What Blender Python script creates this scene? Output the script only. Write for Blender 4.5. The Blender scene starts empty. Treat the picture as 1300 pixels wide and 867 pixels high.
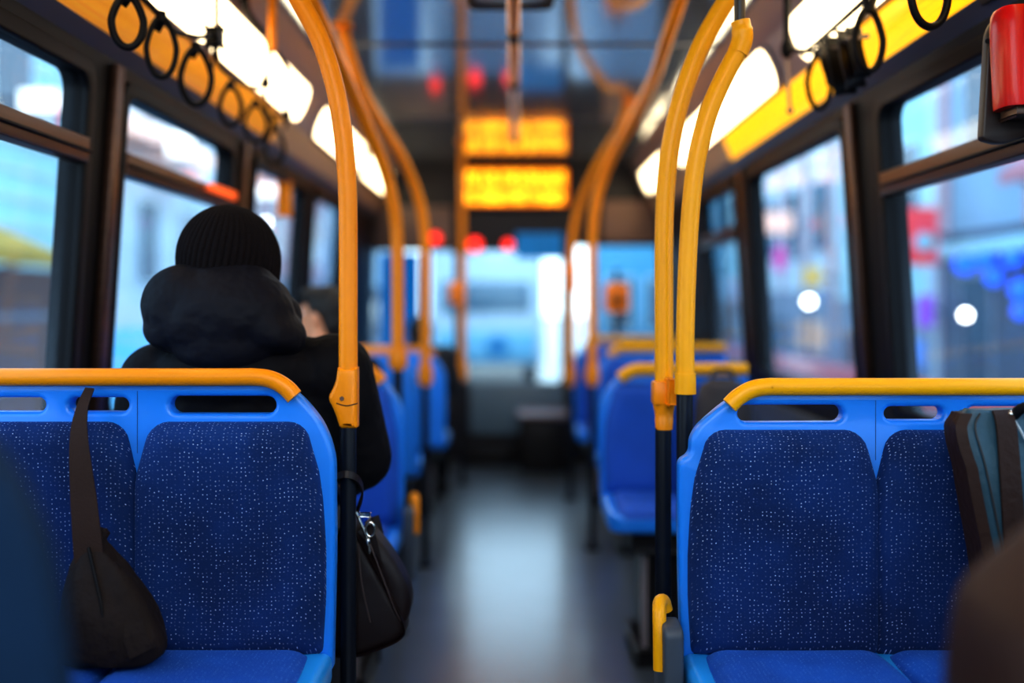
import bpy, bmesh, math, random
from mathutils import Vector, Matrix, Euler
random.seed(4)
C = bpy.context.scene.collection
F = 1264.0; VX = 655.0; VY = 385.0; EYE = 1.32
def P(px, py, d):
    return Vector(((px-VX)*d/F, d, EYE+(VY-py)*d/F))
# ------------------------------------------------------------------ materials
def mat(name, col, rough=.5, metal=0, emit=None, es=0, noise=0, nscale=20, bump=0, bscale=60, coat=0, spec=.5, stretch=None):
    m = bpy.data.materials.new(name); m.use_nodes = True
    nt = m.node_tree; b = nt.nodes['Principled BSDF']
    b.inputs['Base Color'].default_value = (*col, 1); b.inputs['Roughness'].default_value = rough
    b.inputs['Metallic'].default_value = metal; b.inputs['Coat Weight'].default_value = coat
    b.inputs['Coat Roughness'].default_value = .08
    b.inputs['Specular IOR Level'].default_value = spec
    tc = nt.nodes.new('ShaderNodeTexCoord')
    vec = tc.outputs['Object']
    if stretch:
        mp = nt.nodes.new('ShaderNodeMapping'); mp.inputs['Scale'].default_value = stretch
        nt.links.new(vec, mp.inputs['Vector']); vec = mp.outputs['Vector']
    n = nt.nodes.new('ShaderNodeTexNoise'); n.inputs['Scale'].default_value = nscale; n.inputs['Detail'].default_value = 4
    nt.links.new(vec, n.inputs['Vector'])
    mx = nt.nodes.new('ShaderNodeMix'); mx.data_type = 'RGBA'
    k = max(noise, .04)
    mx.inputs['A'].default_value = (*[c*(1-k) for c in col], 1); mx.inputs['B'].default_value = (*[min(c*(1+k), 1) for c in col], 1)
    nt.links.new(n.outputs['Fac'], mx.inputs['Factor']); nt.links.new(mx.outputs['Result'], b.inputs['Base Color'])
    if bump:
        n2 = nt.nodes.new('ShaderNodeTexNoise'); n2.inputs['Scale'].default_value = bscale; n2.inputs['Detail'].default_value = 3
        nt.links.new(vec, n2.inputs['Vector'])
        bp = nt.nodes.new('ShaderNodeBump'); bp.inputs['Strength'].default_value = bump; bp.inputs['Distance'].default_value = .01
        nt.links.new(n2.outputs['Fac'], bp.inputs['Height']); nt.links.new(bp.outputs['Normal'], b.inputs['Normal'])
    if emit:
        b.inputs['Emission Strength'].default_value = es
        me = nt.nodes.new('ShaderNodeMix'); me.data_type = 'RGBA'
        me.inputs['A'].default_value = (*[c*(1-k) for c in emit], 1); me.inputs['B'].default_value = (*[c*(1+k) for c in emit], 1)
        nt.links.new(n.outputs['Fac'], me.inputs['Factor']); nt.links.new(me.outputs['Result'], b.inputs['Emission Color'])
    return m
def fabric_mat(name, base, worn, dot):
    m = mat(name, base, .85, bump=.25, bscale=420)
    nt = m.node_tree; b = nt.nodes['Principled BSDF']; L = nt.links.new
    b.inputs['Sheen Weight'].default_value = .25; b.inputs['Sheen Tint'].default_value = (.1, .3, 1, 1)
    b.inputs['Specular IOR Level'].default_value = .2
    tc = nt.nodes.new('ShaderNodeTexCoord'); sx = nt.nodes.new('ShaderNodeSeparateXYZ'); L(tc.outputs['Object'], sx.inputs[0])
    ad = nt.nodes.new('ShaderNodeMath'); ad.operation = 'ADD'; L(sx.outputs['Y'], ad.inputs[0]); L(sx.outputs['Z'], ad.inputs[1])
    cb = nt.nodes.new('ShaderNodeCombineXYZ'); L(sx.outputs['X'], cb.inputs['X']); L(ad.outputs[0], cb.inputs['Y'])
    vo = nt.nodes.new('ShaderNodeTexVoronoi'); vo.voronoi_dimensions = '2D'; vo.inputs['Scale'].default_value = 112; vo.inputs['Randomness'].default_value = .5
    L(cb.outputs[0], vo.inputs['Vector'])
    lt = nt.nodes.new('ShaderNodeMapRange'); lt.inputs['From Min'].default_value = .17; lt.inputs['From Max'].default_value = .08
    lt.inputs['To Min'].default_value = 0; lt.inputs['To Max'].default_value = 1
    L(vo.outputs['Distance'], lt.inputs['Value'])
    sc = nt.nodes.new('ShaderNodeSeparateColor'); L(vo.outputs['Color'], sc.inputs[0])
    pw = nt.nodes.new('ShaderNodeMath'); pw.operation = 'POWER'; pw.inputs[1].default_value = 2.0; L(sc.outputs[0], pw.inputs[0])
    mu = nt.nodes.new('ShaderNodeMath'); mu.operation = 'MULTIPLY'; L(lt.outputs[0], mu.inputs[0]); L(pw.outputs[0], mu.inputs[1])
    n = nt.nodes.new('ShaderNodeTexNoise'); n.inputs['Scale'].default_value = 5; n.inputs['Detail'].default_value = 5; L(tc.outputs['Object'], n.inputs['Vector'])
    cr = nt.nodes.new('ShaderNodeMapRange'); cr.inputs['From Min'].default_value = .4; cr.inputs['From Max'].default_value = .7; L(n.outputs['Fac'], cr.inputs['Value'])
    m1 = nt.nodes.new('ShaderNodeMix'); m1.data_type = 'RGBA'; m1.inputs['A'].default_value = (*base, 1); m1.inputs['B'].default_value = (*worn, 1)
    L(cr.outputs[0], m1.inputs['Factor'])
    m2 = nt.nodes.new('ShaderNodeMix'); m2.data_type = 'RGBA'; m2.inputs['B'].default_value = (*dot, 1)
    L(m1.outputs['Result'], m2.inputs['A']); L(mu.outputs[0], m2.inputs['Factor']); L(m2.outputs['Result'], b.inputs['Base Color'])
    return m
def glass_mat(name, tint=(.93, .97, 1), haze=.04):
    m = bpy.data.materials.new(name); m.use_nodes = True; nt = m.node_tree; L = nt.links.new
    nt.nodes.clear(); out = nt.nodes.new('ShaderNodeOutputMaterial')
    tr = nt.nodes.new('ShaderNodeBsdfTransparent'); tr.inputs['Color'].default_value = (*tint, 1)
    gl = nt.nodes.new('ShaderNodeBsdfGlossy'); gl.inputs['Roughness'].default_value = .03
    df = nt.nodes.new('ShaderNodeBsdfTranslucent'); df.inputs['Color'].default_value = (.8, .9, 1, 1)
    fr = nt.nodes.new('ShaderNodeLayerWeight'); fr.inputs['Blend'].default_value = .5
    f5 = nt.nodes.new('ShaderNodeMath'); f5.operation = 'POWER'; f5.inputs[1].default_value = 4.5; L(fr.outputs['Facing'], f5.inputs[0])
    fm = nt.nodes.new('ShaderNodeMath'); fm.operation = 'MULTIPLY_ADD'; fm.inputs[1].default_value = .30; fm.inputs[2].default_value = .02; L(f5.outputs[0], fm.inputs[0])
    mg = nt.nodes.new('ShaderNodeMixShader'); L(fm.outputs[0], mg.inputs[0]); L(tr.outputs[0], mg.inputs[1]); L(gl.outputs[0], mg.inputs[2])
    tc = nt.nodes.new('ShaderNodeTexCoord'); sx = nt.nodes.new('ShaderNodeSeparateXYZ'); L(tc.outputs['Object'], sx.inputs[0])
    mr = nt.nodes.new('ShaderNodeMapRange'); mr.inputs['From Min'].default_value = 1.55; mr.inputs['From Max'].default_value = .95
    mr.inputs['To Min'].default_value = haze*.3; mr.inputs['To Max'].default_value = haze*2.2; L(sx.outputs['Z'], mr.inputs['Value'])
    no = nt.nodes.new('ShaderNodeTexNoise'); no.inputs['Scale'].default_value = 140; L(tc.outputs['Object'], no.inputs['Vector'])
    mm = nt.nodes.new('ShaderNodeMath'); mm.operation = 'MULTIPLY'; L(no.outputs['Fac'], mm.inputs[0]); L(mr.outputs[0], mm.inputs[1])
    md = nt.nodes.new('ShaderNodeMixShader'); L(mm.outputs[0], md.inputs[0]); L(mg.outputs[0], md.inputs[1]); L(df.outputs[0], md.inputs[2])
    L(md.outputs[0], out.inputs['Surface']); return m
M = {}
M['blue'] = mat('blue_plastic', (.012, .25, .90), .32, noise=.06, nscale=6, coat=.15)
M['blue_seam'] = mat('blue_seam', (.004, .06, .28), .6)
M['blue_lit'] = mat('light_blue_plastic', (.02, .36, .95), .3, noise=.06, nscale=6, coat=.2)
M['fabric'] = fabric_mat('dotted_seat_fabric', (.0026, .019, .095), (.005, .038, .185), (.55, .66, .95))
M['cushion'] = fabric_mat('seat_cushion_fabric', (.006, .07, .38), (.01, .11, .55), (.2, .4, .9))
M['fabric_far'] = mat('plain_blue_fabric', (.006, .10, .55), .7, noise=.25, nscale=5)
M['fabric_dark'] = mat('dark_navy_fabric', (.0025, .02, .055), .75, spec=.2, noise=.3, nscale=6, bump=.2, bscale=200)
M['yellow'] = mat('amber_yellow_tube', (1.0, .31, .002), .36, noise=.0, nscale=8, coat=.04, spec=.3)
M['yellow_warm'] = mat('golden_yellow_tube', (1.0, .43, .002), .36, noise=.0, nscale=8, coat=.04, spec=.3)
M['black'] = mat('black_tube', (.006, .008, .016), .35, noise=.1)
M['rubber'] = mat('black_rubber', (.0045, .0042, .006), .5, noise=.2, nscale=9, spec=.18)
M['brown_metal'] = mat('brown_anodised_metal', (.10, .048, .03), .35, .6, noise=.35, nscale=6, stretch=(1, 1, 12))
M['navy_panel'] = mat('slate_panel', (.06, .07, .115), .4, noise=.15, nscale=4, coat=.1)
M['grey_trim'] = mat('mauve_grey_trim', (.42, .35, .36), .4, .1, noise=.15, nscale=5)
M['beige'] = mat('beige_panel', (.55, .36, .22), .45, noise=.12, nscale=4)
M['grey_lower'] = mat('grey_panel', (.06, .075, .10), .5, noise=.15, nscale=5)
M['steel'] = mat('steel_blue_panel', (.16, .24, .32), .4, noise=.12, nscale=5)
M['dark_base'] = mat('dark_seat_base', (.010, .008, .009), .45, spec=.3, noise=.25)
M['silver'] = mat('silver_metal', (.7, .68, .66), .25, 1, noise=.06)
M['greyrod'] = mat('grey_rod', (.28, .22, .2), .35, .6, noise=.1)
M['floor'] = mat('wet_dark_floor', (.075, .09, .11), .34, noise=.35, nscale=3, bump=.05, bscale=90, coat=.6)
M['floor'].node_tree.nodes['Principled BSDF'].inputs['Coat Roughness'].default_value = .2
M['ceiling'] = mat('glossy_ceiling', (.46, .57, .70), .09, .72, noise=.12, nscale=2, coat=.6)
M['lamp'] = mat('lit_diffuser', (.9, .85, .75), .4, emit=(1, .80, .48), es=5.2)
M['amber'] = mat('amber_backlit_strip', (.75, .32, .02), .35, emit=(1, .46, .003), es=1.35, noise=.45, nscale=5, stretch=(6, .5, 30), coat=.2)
M['amber_left'] = mat('amber_painted_reflection', (.80, .33, .02), .3, emit=(1, .36, .015), es=.42, noise=.6, nscale=5, stretch=(6, .4, 30), coat=.2)  # streaks and emission paint orange reflections into the left strip
M['red'] = mat('red_gloss_plastic', (.75, .006, .004), .28, noise=.08, coat=.08, spec=.3)
M['red_lamp'] = mat('red_lamp', (.8, .02, .02), .3, emit=(1, .03, .02), es=2.0)
M['led'] = mat('amber_led', (.9, .3, 0), .5, emit=(1, .50, .02), es=2.6)
M['led_bg'] = mat('amber_led_glow', (.4, .1, 0), .5, emit=(1, .20, .004), es=1.0)
M['parka'] = mat('black_padded_cloth', (.004, .0035, .006), .7, noise=.3, nscale=5, bump=1, bscale=7, spec=.14)
M['hoodm'] = mat('navy_black_hood_cloth', (.005, .005, .011), .65, noise=.3, nscale=5, bump=1, bscale=8, spec=.2)
M['knit'] = mat('dark_brown_knit', (.009, .0065, .008), .9, spec=.1, noise=.3, nscale=90, bump=.4, bscale=160)
M['trouser'] = mat('charcoal_trousers', (.02, .022, .03), .8, noise=.2, bump=.2)
M['skin'] = mat('skin', (.78, .34, .18), .5, noise=.08, nscale=12)
M['hair'] = mat('dark_hair', (.01, .007, .006), .5, noise=.4, nscale=40, stretch=(8, 8, 1), bump=.5, bscale=60)
M['bag_brown'] = mat('dark_brown_canvas', (.017, .010, .009), .75, spec=.2, noise=.3, nscale=8, bump=.45, bscale=18)
M['strap_brown'] = mat('brown_strap_webbing', (.035, .017, .013), .7, spec=.2, noise=.2, bump=.2, bscale=200)
M['leather'] = mat('dark_burgundy_leather', (.014, .007, .008), .42, spec=.35, noise=.3, nscale=7, bump=.3, bscale=14)
M['steelbag'] = mat('steel_blue_leather', (.028, .085, .13), .35, noise=.2, nscale=6, bump=.15)
M['brown_leather'] = mat('brown_leather', (.032, .013, .009), .55, spec=.25, noise=.35, nscale=6, bump=.2)
M['navy_cloth'] = mat('navy_black_cloth', (.004, .005, .010), .7, spec=.15, noise=.3, bump=.3)
M['pipe'] = mat('pale_piping', (.5, .55, .6), .5)
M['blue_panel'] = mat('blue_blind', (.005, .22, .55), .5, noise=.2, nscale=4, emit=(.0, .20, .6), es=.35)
M['orange'] = mat('orange_plastic', (.85, .22, .01), .4, emit=(1, .25, .01), es=.25)
M['glass'] = glass_mat('window_glass')
M['road'] = mat('wet_asphalt', (.05, .06, .08), .25, noise=.4, nscale=1.5, bump=.1)
def fac(n, c, **k): return mat(n, c, .7, noise=.38, nscale=.7, **k)
M['f_cyan'] = fac('pale_cyan_siding', (.45, .72, .80)); M['f_white'] = fac('white_render', (.66, .80, .85)); M['f_blue'] = fac('blue_grey_render', (.30, .44, .54))
M['f_dark'] = fac('dark_shopfront', (.06, .08, .12)); M['f_grey'] = fac('grey_stone', (.22, .25, .30)); M['f_pink'] = fac('pink_plaster', (.55, .33, .34))
M['f_brown'] = fac('brown_timber', (.16, .07, .05)); M['f_glass'] = mat('dark_pane', (.04, .08, .12), .1, noise=.2, nscale=1)
M['f_ochre'] = fac('ochre_canvas', (.55, .32, .03))
M['f_pinkred'] = fac('faded_red_canvas', (.62, .25, .27))
M['lit_pane'] = mat('warm_lit_pane', (.5, .35, .25), .3, emit=(1, .62, .38), es=.35, noise=.5, nscale=2)
M['blue_pane'] = mat('blue_lit_pane', (.1, .25, .6), .3, emit=(.08, .25, .8), es=.4, noise=.5, nscale=2)
M['shop_white'] = mat('lit_white_sign', (.9, .9, .9), .5, emit=(1, .93, .82), es=1.6)
M['shop_peach'] = mat('lit_peach_sign', (.9, .6, .5), .5, emit=(1, .55, .36), es=.8)
M['shop_red'] = mat('lit_red_sign', (.8, .05, .06), .5, emit=(1, .10, .12), es=.35)
M['shop_blue'] = mat('lit_blue_lamp', (.02, .1, .9), .5, emit=(.01, .12, 1), es=1.6)
M['shop_yellow'] = mat('lit_yellow_sign', (.8, .5, .05), .5, emit=(1, .50, .06), es=.25)
M['shop_purple'] = mat('lit_purple_sign', (.3, .05, .6), .5, emit=(.35, .08, .8), es=.5)
M['shop_magenta'] = mat('lit_magenta_sign', (.7, .02, .35), .5, emit=(.9, .03, .4), es=.5)
M['shop_teal'] = mat('lit_teal_disc', (.02, .4, .4), .5, emit=(.02, .5, .5), es=.5)
M['spot'] = mat('bright_street_lamp', (1, 1, 1), .5, emit=(1, .97, .9), es=14)
M['carred'] = mat('red_car_paint', (.55, .07, .06), .3, coat=.5, emit=(1, .16, .13), es=.12)
M['tyre'] = mat('tyre_rubber', (.015, .015, .015), .8)
M['whitepaint'] = mat('white_coach_paint', (.62, .72, .78), .4)
M['badge'] = mat('blue_badge', (.0, .22, .45), .4)
M['cyanpaint'] = mat('cyan_coach_paint', (.10, .42, .62), .4)
M['plaque'] = mat('dark_plaque', (.02, .018, .02), .5)
TS = bpy.data.scenes.new('workbench')
def evaluated(o):
    TS.collection.objects.link(o); vl = TS.view_layers[0]; vl.update()
    me = bpy.data.meshes.new_from_object(o.evaluated_get(vl.depsgraph)); TS.collection.objects.unlink(o); return me
for k_ in ('parka', 'hoodm', 'bag_brown'):
    for n_ in M[k_].node_tree.nodes:
        if n_.type == 'BUMP': n_.inputs['Distance'].default_value = .03
# ------------------------------------------------------------------ mesh helpers
def finish(me, ang=38):
    bm = bmesh.new(); bm.from_mesh(me); bmesh.ops.recalc_face_normals(bm, faces=bm.faces); bm.to_mesh(me); bm.free()
    for p in me.polygons: p.use_smooth = True
    try: me.set_sharp_from_angle(angle=math.radians(ang))
    except Exception: pass
    return me
def bm_mesh(bm, name='m', ang=38):
    me = bpy.data.meshes.new(name); bm.to_mesh(me); bm.free(); return finish(me, ang)
def empty(name, loc, label=None, cat=None, group=None, kind=None):
    o = bpy.data.objects.new(name, None); C.objects.link(o); o.location = loc; o.empty_display_size = .05
    return tag(o, label, cat, group, kind)
def tag(o, label=None, cat=None, group=None, kind=None):
    if label: o['label'] = label
    if cat: o['category'] = cat
    if group: o['group'] = group
    if kind: o['kind'] = kind
    return o
def wmat(o):
    m = Matrix.Translation(o.location)
    return m if o.parent is None else m
def obj(name, me, m, parent=None, label=None):
    o = bpy.data.objects.new(name, me); C.objects.link(o); me.name = name
    me.materials.clear(); me.materials.append(m)
    if parent is not None:
        o.parent = parent
        if parent.type == 'EMPTY': o.matrix_parent_inverse = Matrix.Translation(parent.location).inverted()
    if label: o['label'] = label
    return o
def one(name, me, m, label, cat, group=None): return tag(obj(name, me, m), label, cat, group)
def struct(name, me, m): return tag(obj(name, me, m), kind='structure')
def box(lo, hi, bev=.005, seg=2, fn=None):
    bm = bmesh.new(); bmesh.ops.create_cube(bm, size=1)
    for v in bm.verts:
        v.co = Vector([lo[i]+(v.co[i]+.5)*(hi[i]-lo[i]) for i in range(3)])
    if bev: bmesh.ops.bevel(bm, geom=bm.edges[:], offset=min(bev, .49*min(abs(hi[i]-lo[i]) for i in range(3))), segments=seg, affect='EDGES', profile=.5)
    if fn:
        for v in bm.verts: v.co = fn(v.co)
    return bm_mesh(bm)
def merge(*meshes):
    bm = bmesh.new()
    for me in meshes: bm.from_mesh(me)
    r = bm_mesh(bm)
    for me in meshes: bpy.data.meshes.remove(me)
    return r
def smooth_path(pts, n=8):
    pts = [Vector(p) for p in pts]; out = []
    for i in range(len(pts)-1):
        p0 = pts[max(i-1, 0)]; p1 = pts[i]; p2 = pts[i+1]; p3 = pts[min(i+2, len(pts)-1)]
        for k in range(n):
            t = k/n
            out.append(.5*((2*p1)+(p2-p0)*t+(2*p0-5*p1+4*p2-p3)*t*t+(3*p1-p0-3*p2+p3)*t**3))
    out.append(pts[-1]); return out
def tube(pts, r, sm=6, seg=14, closed=False, flat=None):
    """sweep; flat=(a,b): elliptical section scale across / along reference"""
    if sm: 
        if closed: 
            q = [pts[-1]]+list(pts)+[pts[0], pts[1]]
            pts = smooth_path(q, sm)[sm:-sm-1]
        else: pts = smooth_path(pts, sm)
    pts = [Vector(p) for p in pts]; n = len(pts); bm = bmesh.new(); rings = []; ref = None
    for i, p in enumerate(pts):
        if closed: t = (pts[(i+1) % n]-pts[i-1]).normalized()
        else: t = (pts[min(i+1, n-1)]-pts[max(i-1, 0)]).normalized()
        if ref is None: ref = t.cross(Vector((0, 1, 0)) if abs(t.y) < .9 else Vector((0, 0, 1))).normalized()
        ref = (ref-t*ref.dot(t)).normalized(); b = t.cross(ref)
        rr = r[min(int(i/(n-1)*(len(r)-1)+.5), len(r)-1)] if isinstance(r, (list, tuple)) else r
        fa, fb = flat or (1, 1)
        rings.append([bm.verts.new(p+ref*math.cos(a)*rr*fa+b*math.sin(a)*rr*fb) for a in [2*math.pi*k/seg for k in range(seg)]])
    for i in range(n if closed else n-1):
        A, B = rings[i], rings[(i+1) % n]
        for k in range(seg): bm.faces.new((A[k], A[(k+1) % seg], B[(k+1) % seg], B[k]))
    if not closed: bm.faces.new(rings[0][::-1]); bm.faces.new(rings[-1])
    return bm_mesh(bm)
def ribbon(pts, widths, wdir, th=.003, sm=6):
    """flat strap: pts path, widths per pt, wdir width direction"""
    path = smooth_path(pts, sm); n = len(path); bm = bmesh.new(); rings = []
    for i, p in enumerate(path):
        t = (path[min(i+1, n-1)]-path[max(i-1, 0)]).normalized()
        f = i/(n-1)*(len(widths)-1); i0 = min(int(f), len(widths)-2); w = widths[i0]+(widths[i0+1]-widths[i0])*(f-i0)
        d = Vector(wdir); d = (d-t*d.dot(t)).normalized(); nn = t.cross(d)
        rings.append([bm.verts.new(p+d*sx*w/2+nn*sy*th/2) for sx, sy in ((-1, -1), (1, -1), (1, 1), (-1, 1))])
    for i in range(n-1):
        for k in range(4): bm.faces.new((rings[i][k], rings[i][(k+1) % 4], rings[i+1][(k+1) % 4], rings[i+1][k]))
    bm.faces.new(rings[0][::-1]); bm.faces.new(rings[-1])
    return bm_mesh(bm)
def rod(a, b, r, seg=14): return tube([a, b], r, 0, seg)
def loft(rings, cap=True, ang=50):
    bm = bmesh.new(); R = [[bm.verts.new(p) for p in r] for r in rings]; s = len(R[0])
    for i in range(len(R)-1):
        for k in range(s): bm.faces.new((R[i][k], R[i][(k+1) % s], R[i+1][(k+1) % s], R[i+1][k]))
    if cap: bm.faces.new(R[0][::-1]); bm.faces.new(R[-1])
    return bm_mesh(bm, ang=ang)
def sphere(c, r, sub=3):
    bm = bmesh.new(); bmesh.ops.create_icosphere(bm, subdivisions=sub, radius=1)
    r = (r, r, r) if not hasattr(r, '__len__') else r
    for v in bm.verts: v.co = Vector((c[0]+v.co.x*r[0], c[1]+v.co.y*r[1], c[2]+v.co.z*r[2]))
    return bm_mesh(bm, ang=80)
def rnd(poly):
    """poly: (u,v,r) corners -> rounded outline"""
    out = []; n = len(poly)
    for i in range(n):
        a = Vector(poly[i-1][:2]); p = Vector(poly[i][:2]); b = Vector(poly[(i+1) % n][:2]); r = poly[i][2] if len(poly[i]) > 2 else 0
        if r <= 0: out.append(p); continue
        da = (a-p); db = (b-p); ra = min(r, da.length*.49); rb = min(r, db.length*.49)
        A = p+da.normalized()*ra; B = p+db.normalized()*rb
        for k in range(9):
            t = k/8; w = (.5)
            # rational quadratic, close to a circular arc
            w = .7071; den = (1-t)**2+2*w*t*(1-t)+t*t
            out.append((A*(1-t)**2+p*2*w*t*(1-t)+B*t*t)/den)
    return out
def rrect(u0, u1, v0, v1, r): return rnd([(u0, v0, r), (u1, v0, r), (u1, v1, r), (u0, v1, r)])
def plate(outer, holes=(), th=.04, bev=.006, fn=None, res=2):
    """flat plate with holes: fn maps (u,v,w) -> world, w in 0..th"""
    cu = bpy.data.curves.new('c', 'CURVE'); cu.dimensions = '2D'; cu.fill_mode = 'BOTH'
    cu.extrude = max(th/2-bev, .0005); cu.bevel_depth = bev; cu.bevel_resolution = res; cu.offset = -bev if bev else 0
    for pts in [outer]+list(holes):
        s = cu.splines.new('POLY'); s.points.add(len(pts)-1)
        for k, p in enumerate(pts): s.points[k].co = (p[0], p[1], 0, 1)
        s.use_cyclic_u = True
    o = bpy.data.objects.new('c', cu); me = evaluated(o)
    bpy.data.objects.remove(o); bpy.data.curves.remove(cu)
    bm = bmesh.new(); bm.from_mesh(me); bmesh.ops.remove_doubles(bm, verts=bm.verts, dist=1e-5); bm.to_mesh(me); bm.free()
    if fn:
        for v in me.vertices: v.co = fn(v.co.x, v.co.y, v.co.z+th/2)
    return finish(me, 32)
_b = bmesh.new(); bmesh.ops.create_icosphere(_b, subdivisions=3, radius=1); _b.verts.ensure_lookup_table()
ICO = ([v.co.copy() for v in _b.verts], [tuple(v.index for v in f.verts) for f in _b.faces]); _b.free()
def blob(parts, voxel=.012, sm=8):
    VS, FS = [], []
    def ball(c, r, rot=None):
        mt = Matrix.Translation(c) @ (Euler(rot).to_matrix().to_4x4() if rot else Matrix()) @ Matrix.Diagonal((*r, 1))
        n0 = len(VS); VS.extend(mt @ v for v in ICO[0]); FS.extend([tuple(i+n0 for i in f) for f in ICO[1]])
    for p in parts:
        if p[0] == 'e': ball(Vector(p[1]), p[2], p[3] if len(p) > 3 else None)
        else:
            a, b, r0, r1 = Vector(p[1]), Vector(p[2]), p[3], p[4]
            n = max(3, int((b-a).length/(min(r0, r1)*.45))+1)
            for k in range(n+1):
                t = k/n; r = r0+(r1-r0)*t; ball(a.lerp(b, t), (r, r, r))
    me = bpy.data.meshes.new('b'); me.from_pydata(VS, [], FS)
    o = bpy.data.objects.new('b', me); md = o.modifiers.new('r', 'REMESH'); md.mode = 'VOXEL'; md.voxel_size = voxel
    ms = o.modifiers.new('s', 'SMOOTH'); ms.iterations = sm; ms.factor = .5
    out = evaluated(o)
    bpy.data.objects.remove(o); bpy.data.meshes.remove(me)
    return finish(out, 80)
def pad(z0, z1, xl, xr, th, fn, R=.035, conc=.0, nz=26, nx=26, corner=.036):
    """puffy cushion over (u,z), bounds xl(z), xr(z); fn(u,z,w)->world, w out of the face"""
    def pr(t): t = max(0, min(t/R, 1)); return math.sqrt(max(0, 1-(1-t)**2))
    bm = bmesh.new(); G = []
    for j in range(nz+1):
        z = z0+(z1-z0)*(1-math.cos(math.pi*j/nz))/2; row = []
        a, b = xl(z), xr(z)
        for top, zz in ((1, z-(z1-corner)), (0, z0+corner*.4-z)):
            c = corner if top else corner*.4
            if zz > 0:
                dx = c-math.sqrt(max(0, c*c-zz*zz)); a += dx; b -= dx
        for i in range(nx+1):
            u = a+(b-a)*(1-math.cos(math.pi*i/nx))/2
            e = pr(min(u-a, b-u))*pr(min(z-z0, z1-z))
            cc = conc*(4*(u-a)*(b-u)/max((b-a)**2, 1e-6))*math.sin(math.pi*(z-z0)/(z1-z0))
            row.append(bm.verts.new(fn(u, z, th*e-cc)))
        G.append(row)
    for j in range(nz):
        for i in range(nx): bm.faces.new((G[j][i], G[j][i+1], G[j+1][i+1], G[j+1][i]))
    bm.faces.new([r for r in G[0]]+[G[j][nx] for j in range(1, nz+1)]+G[nz][-2::-1]+[G[j][0] for j in range(nz-1, 0, -1)])
    return bm_mesh(bm, ang=70)
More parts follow.
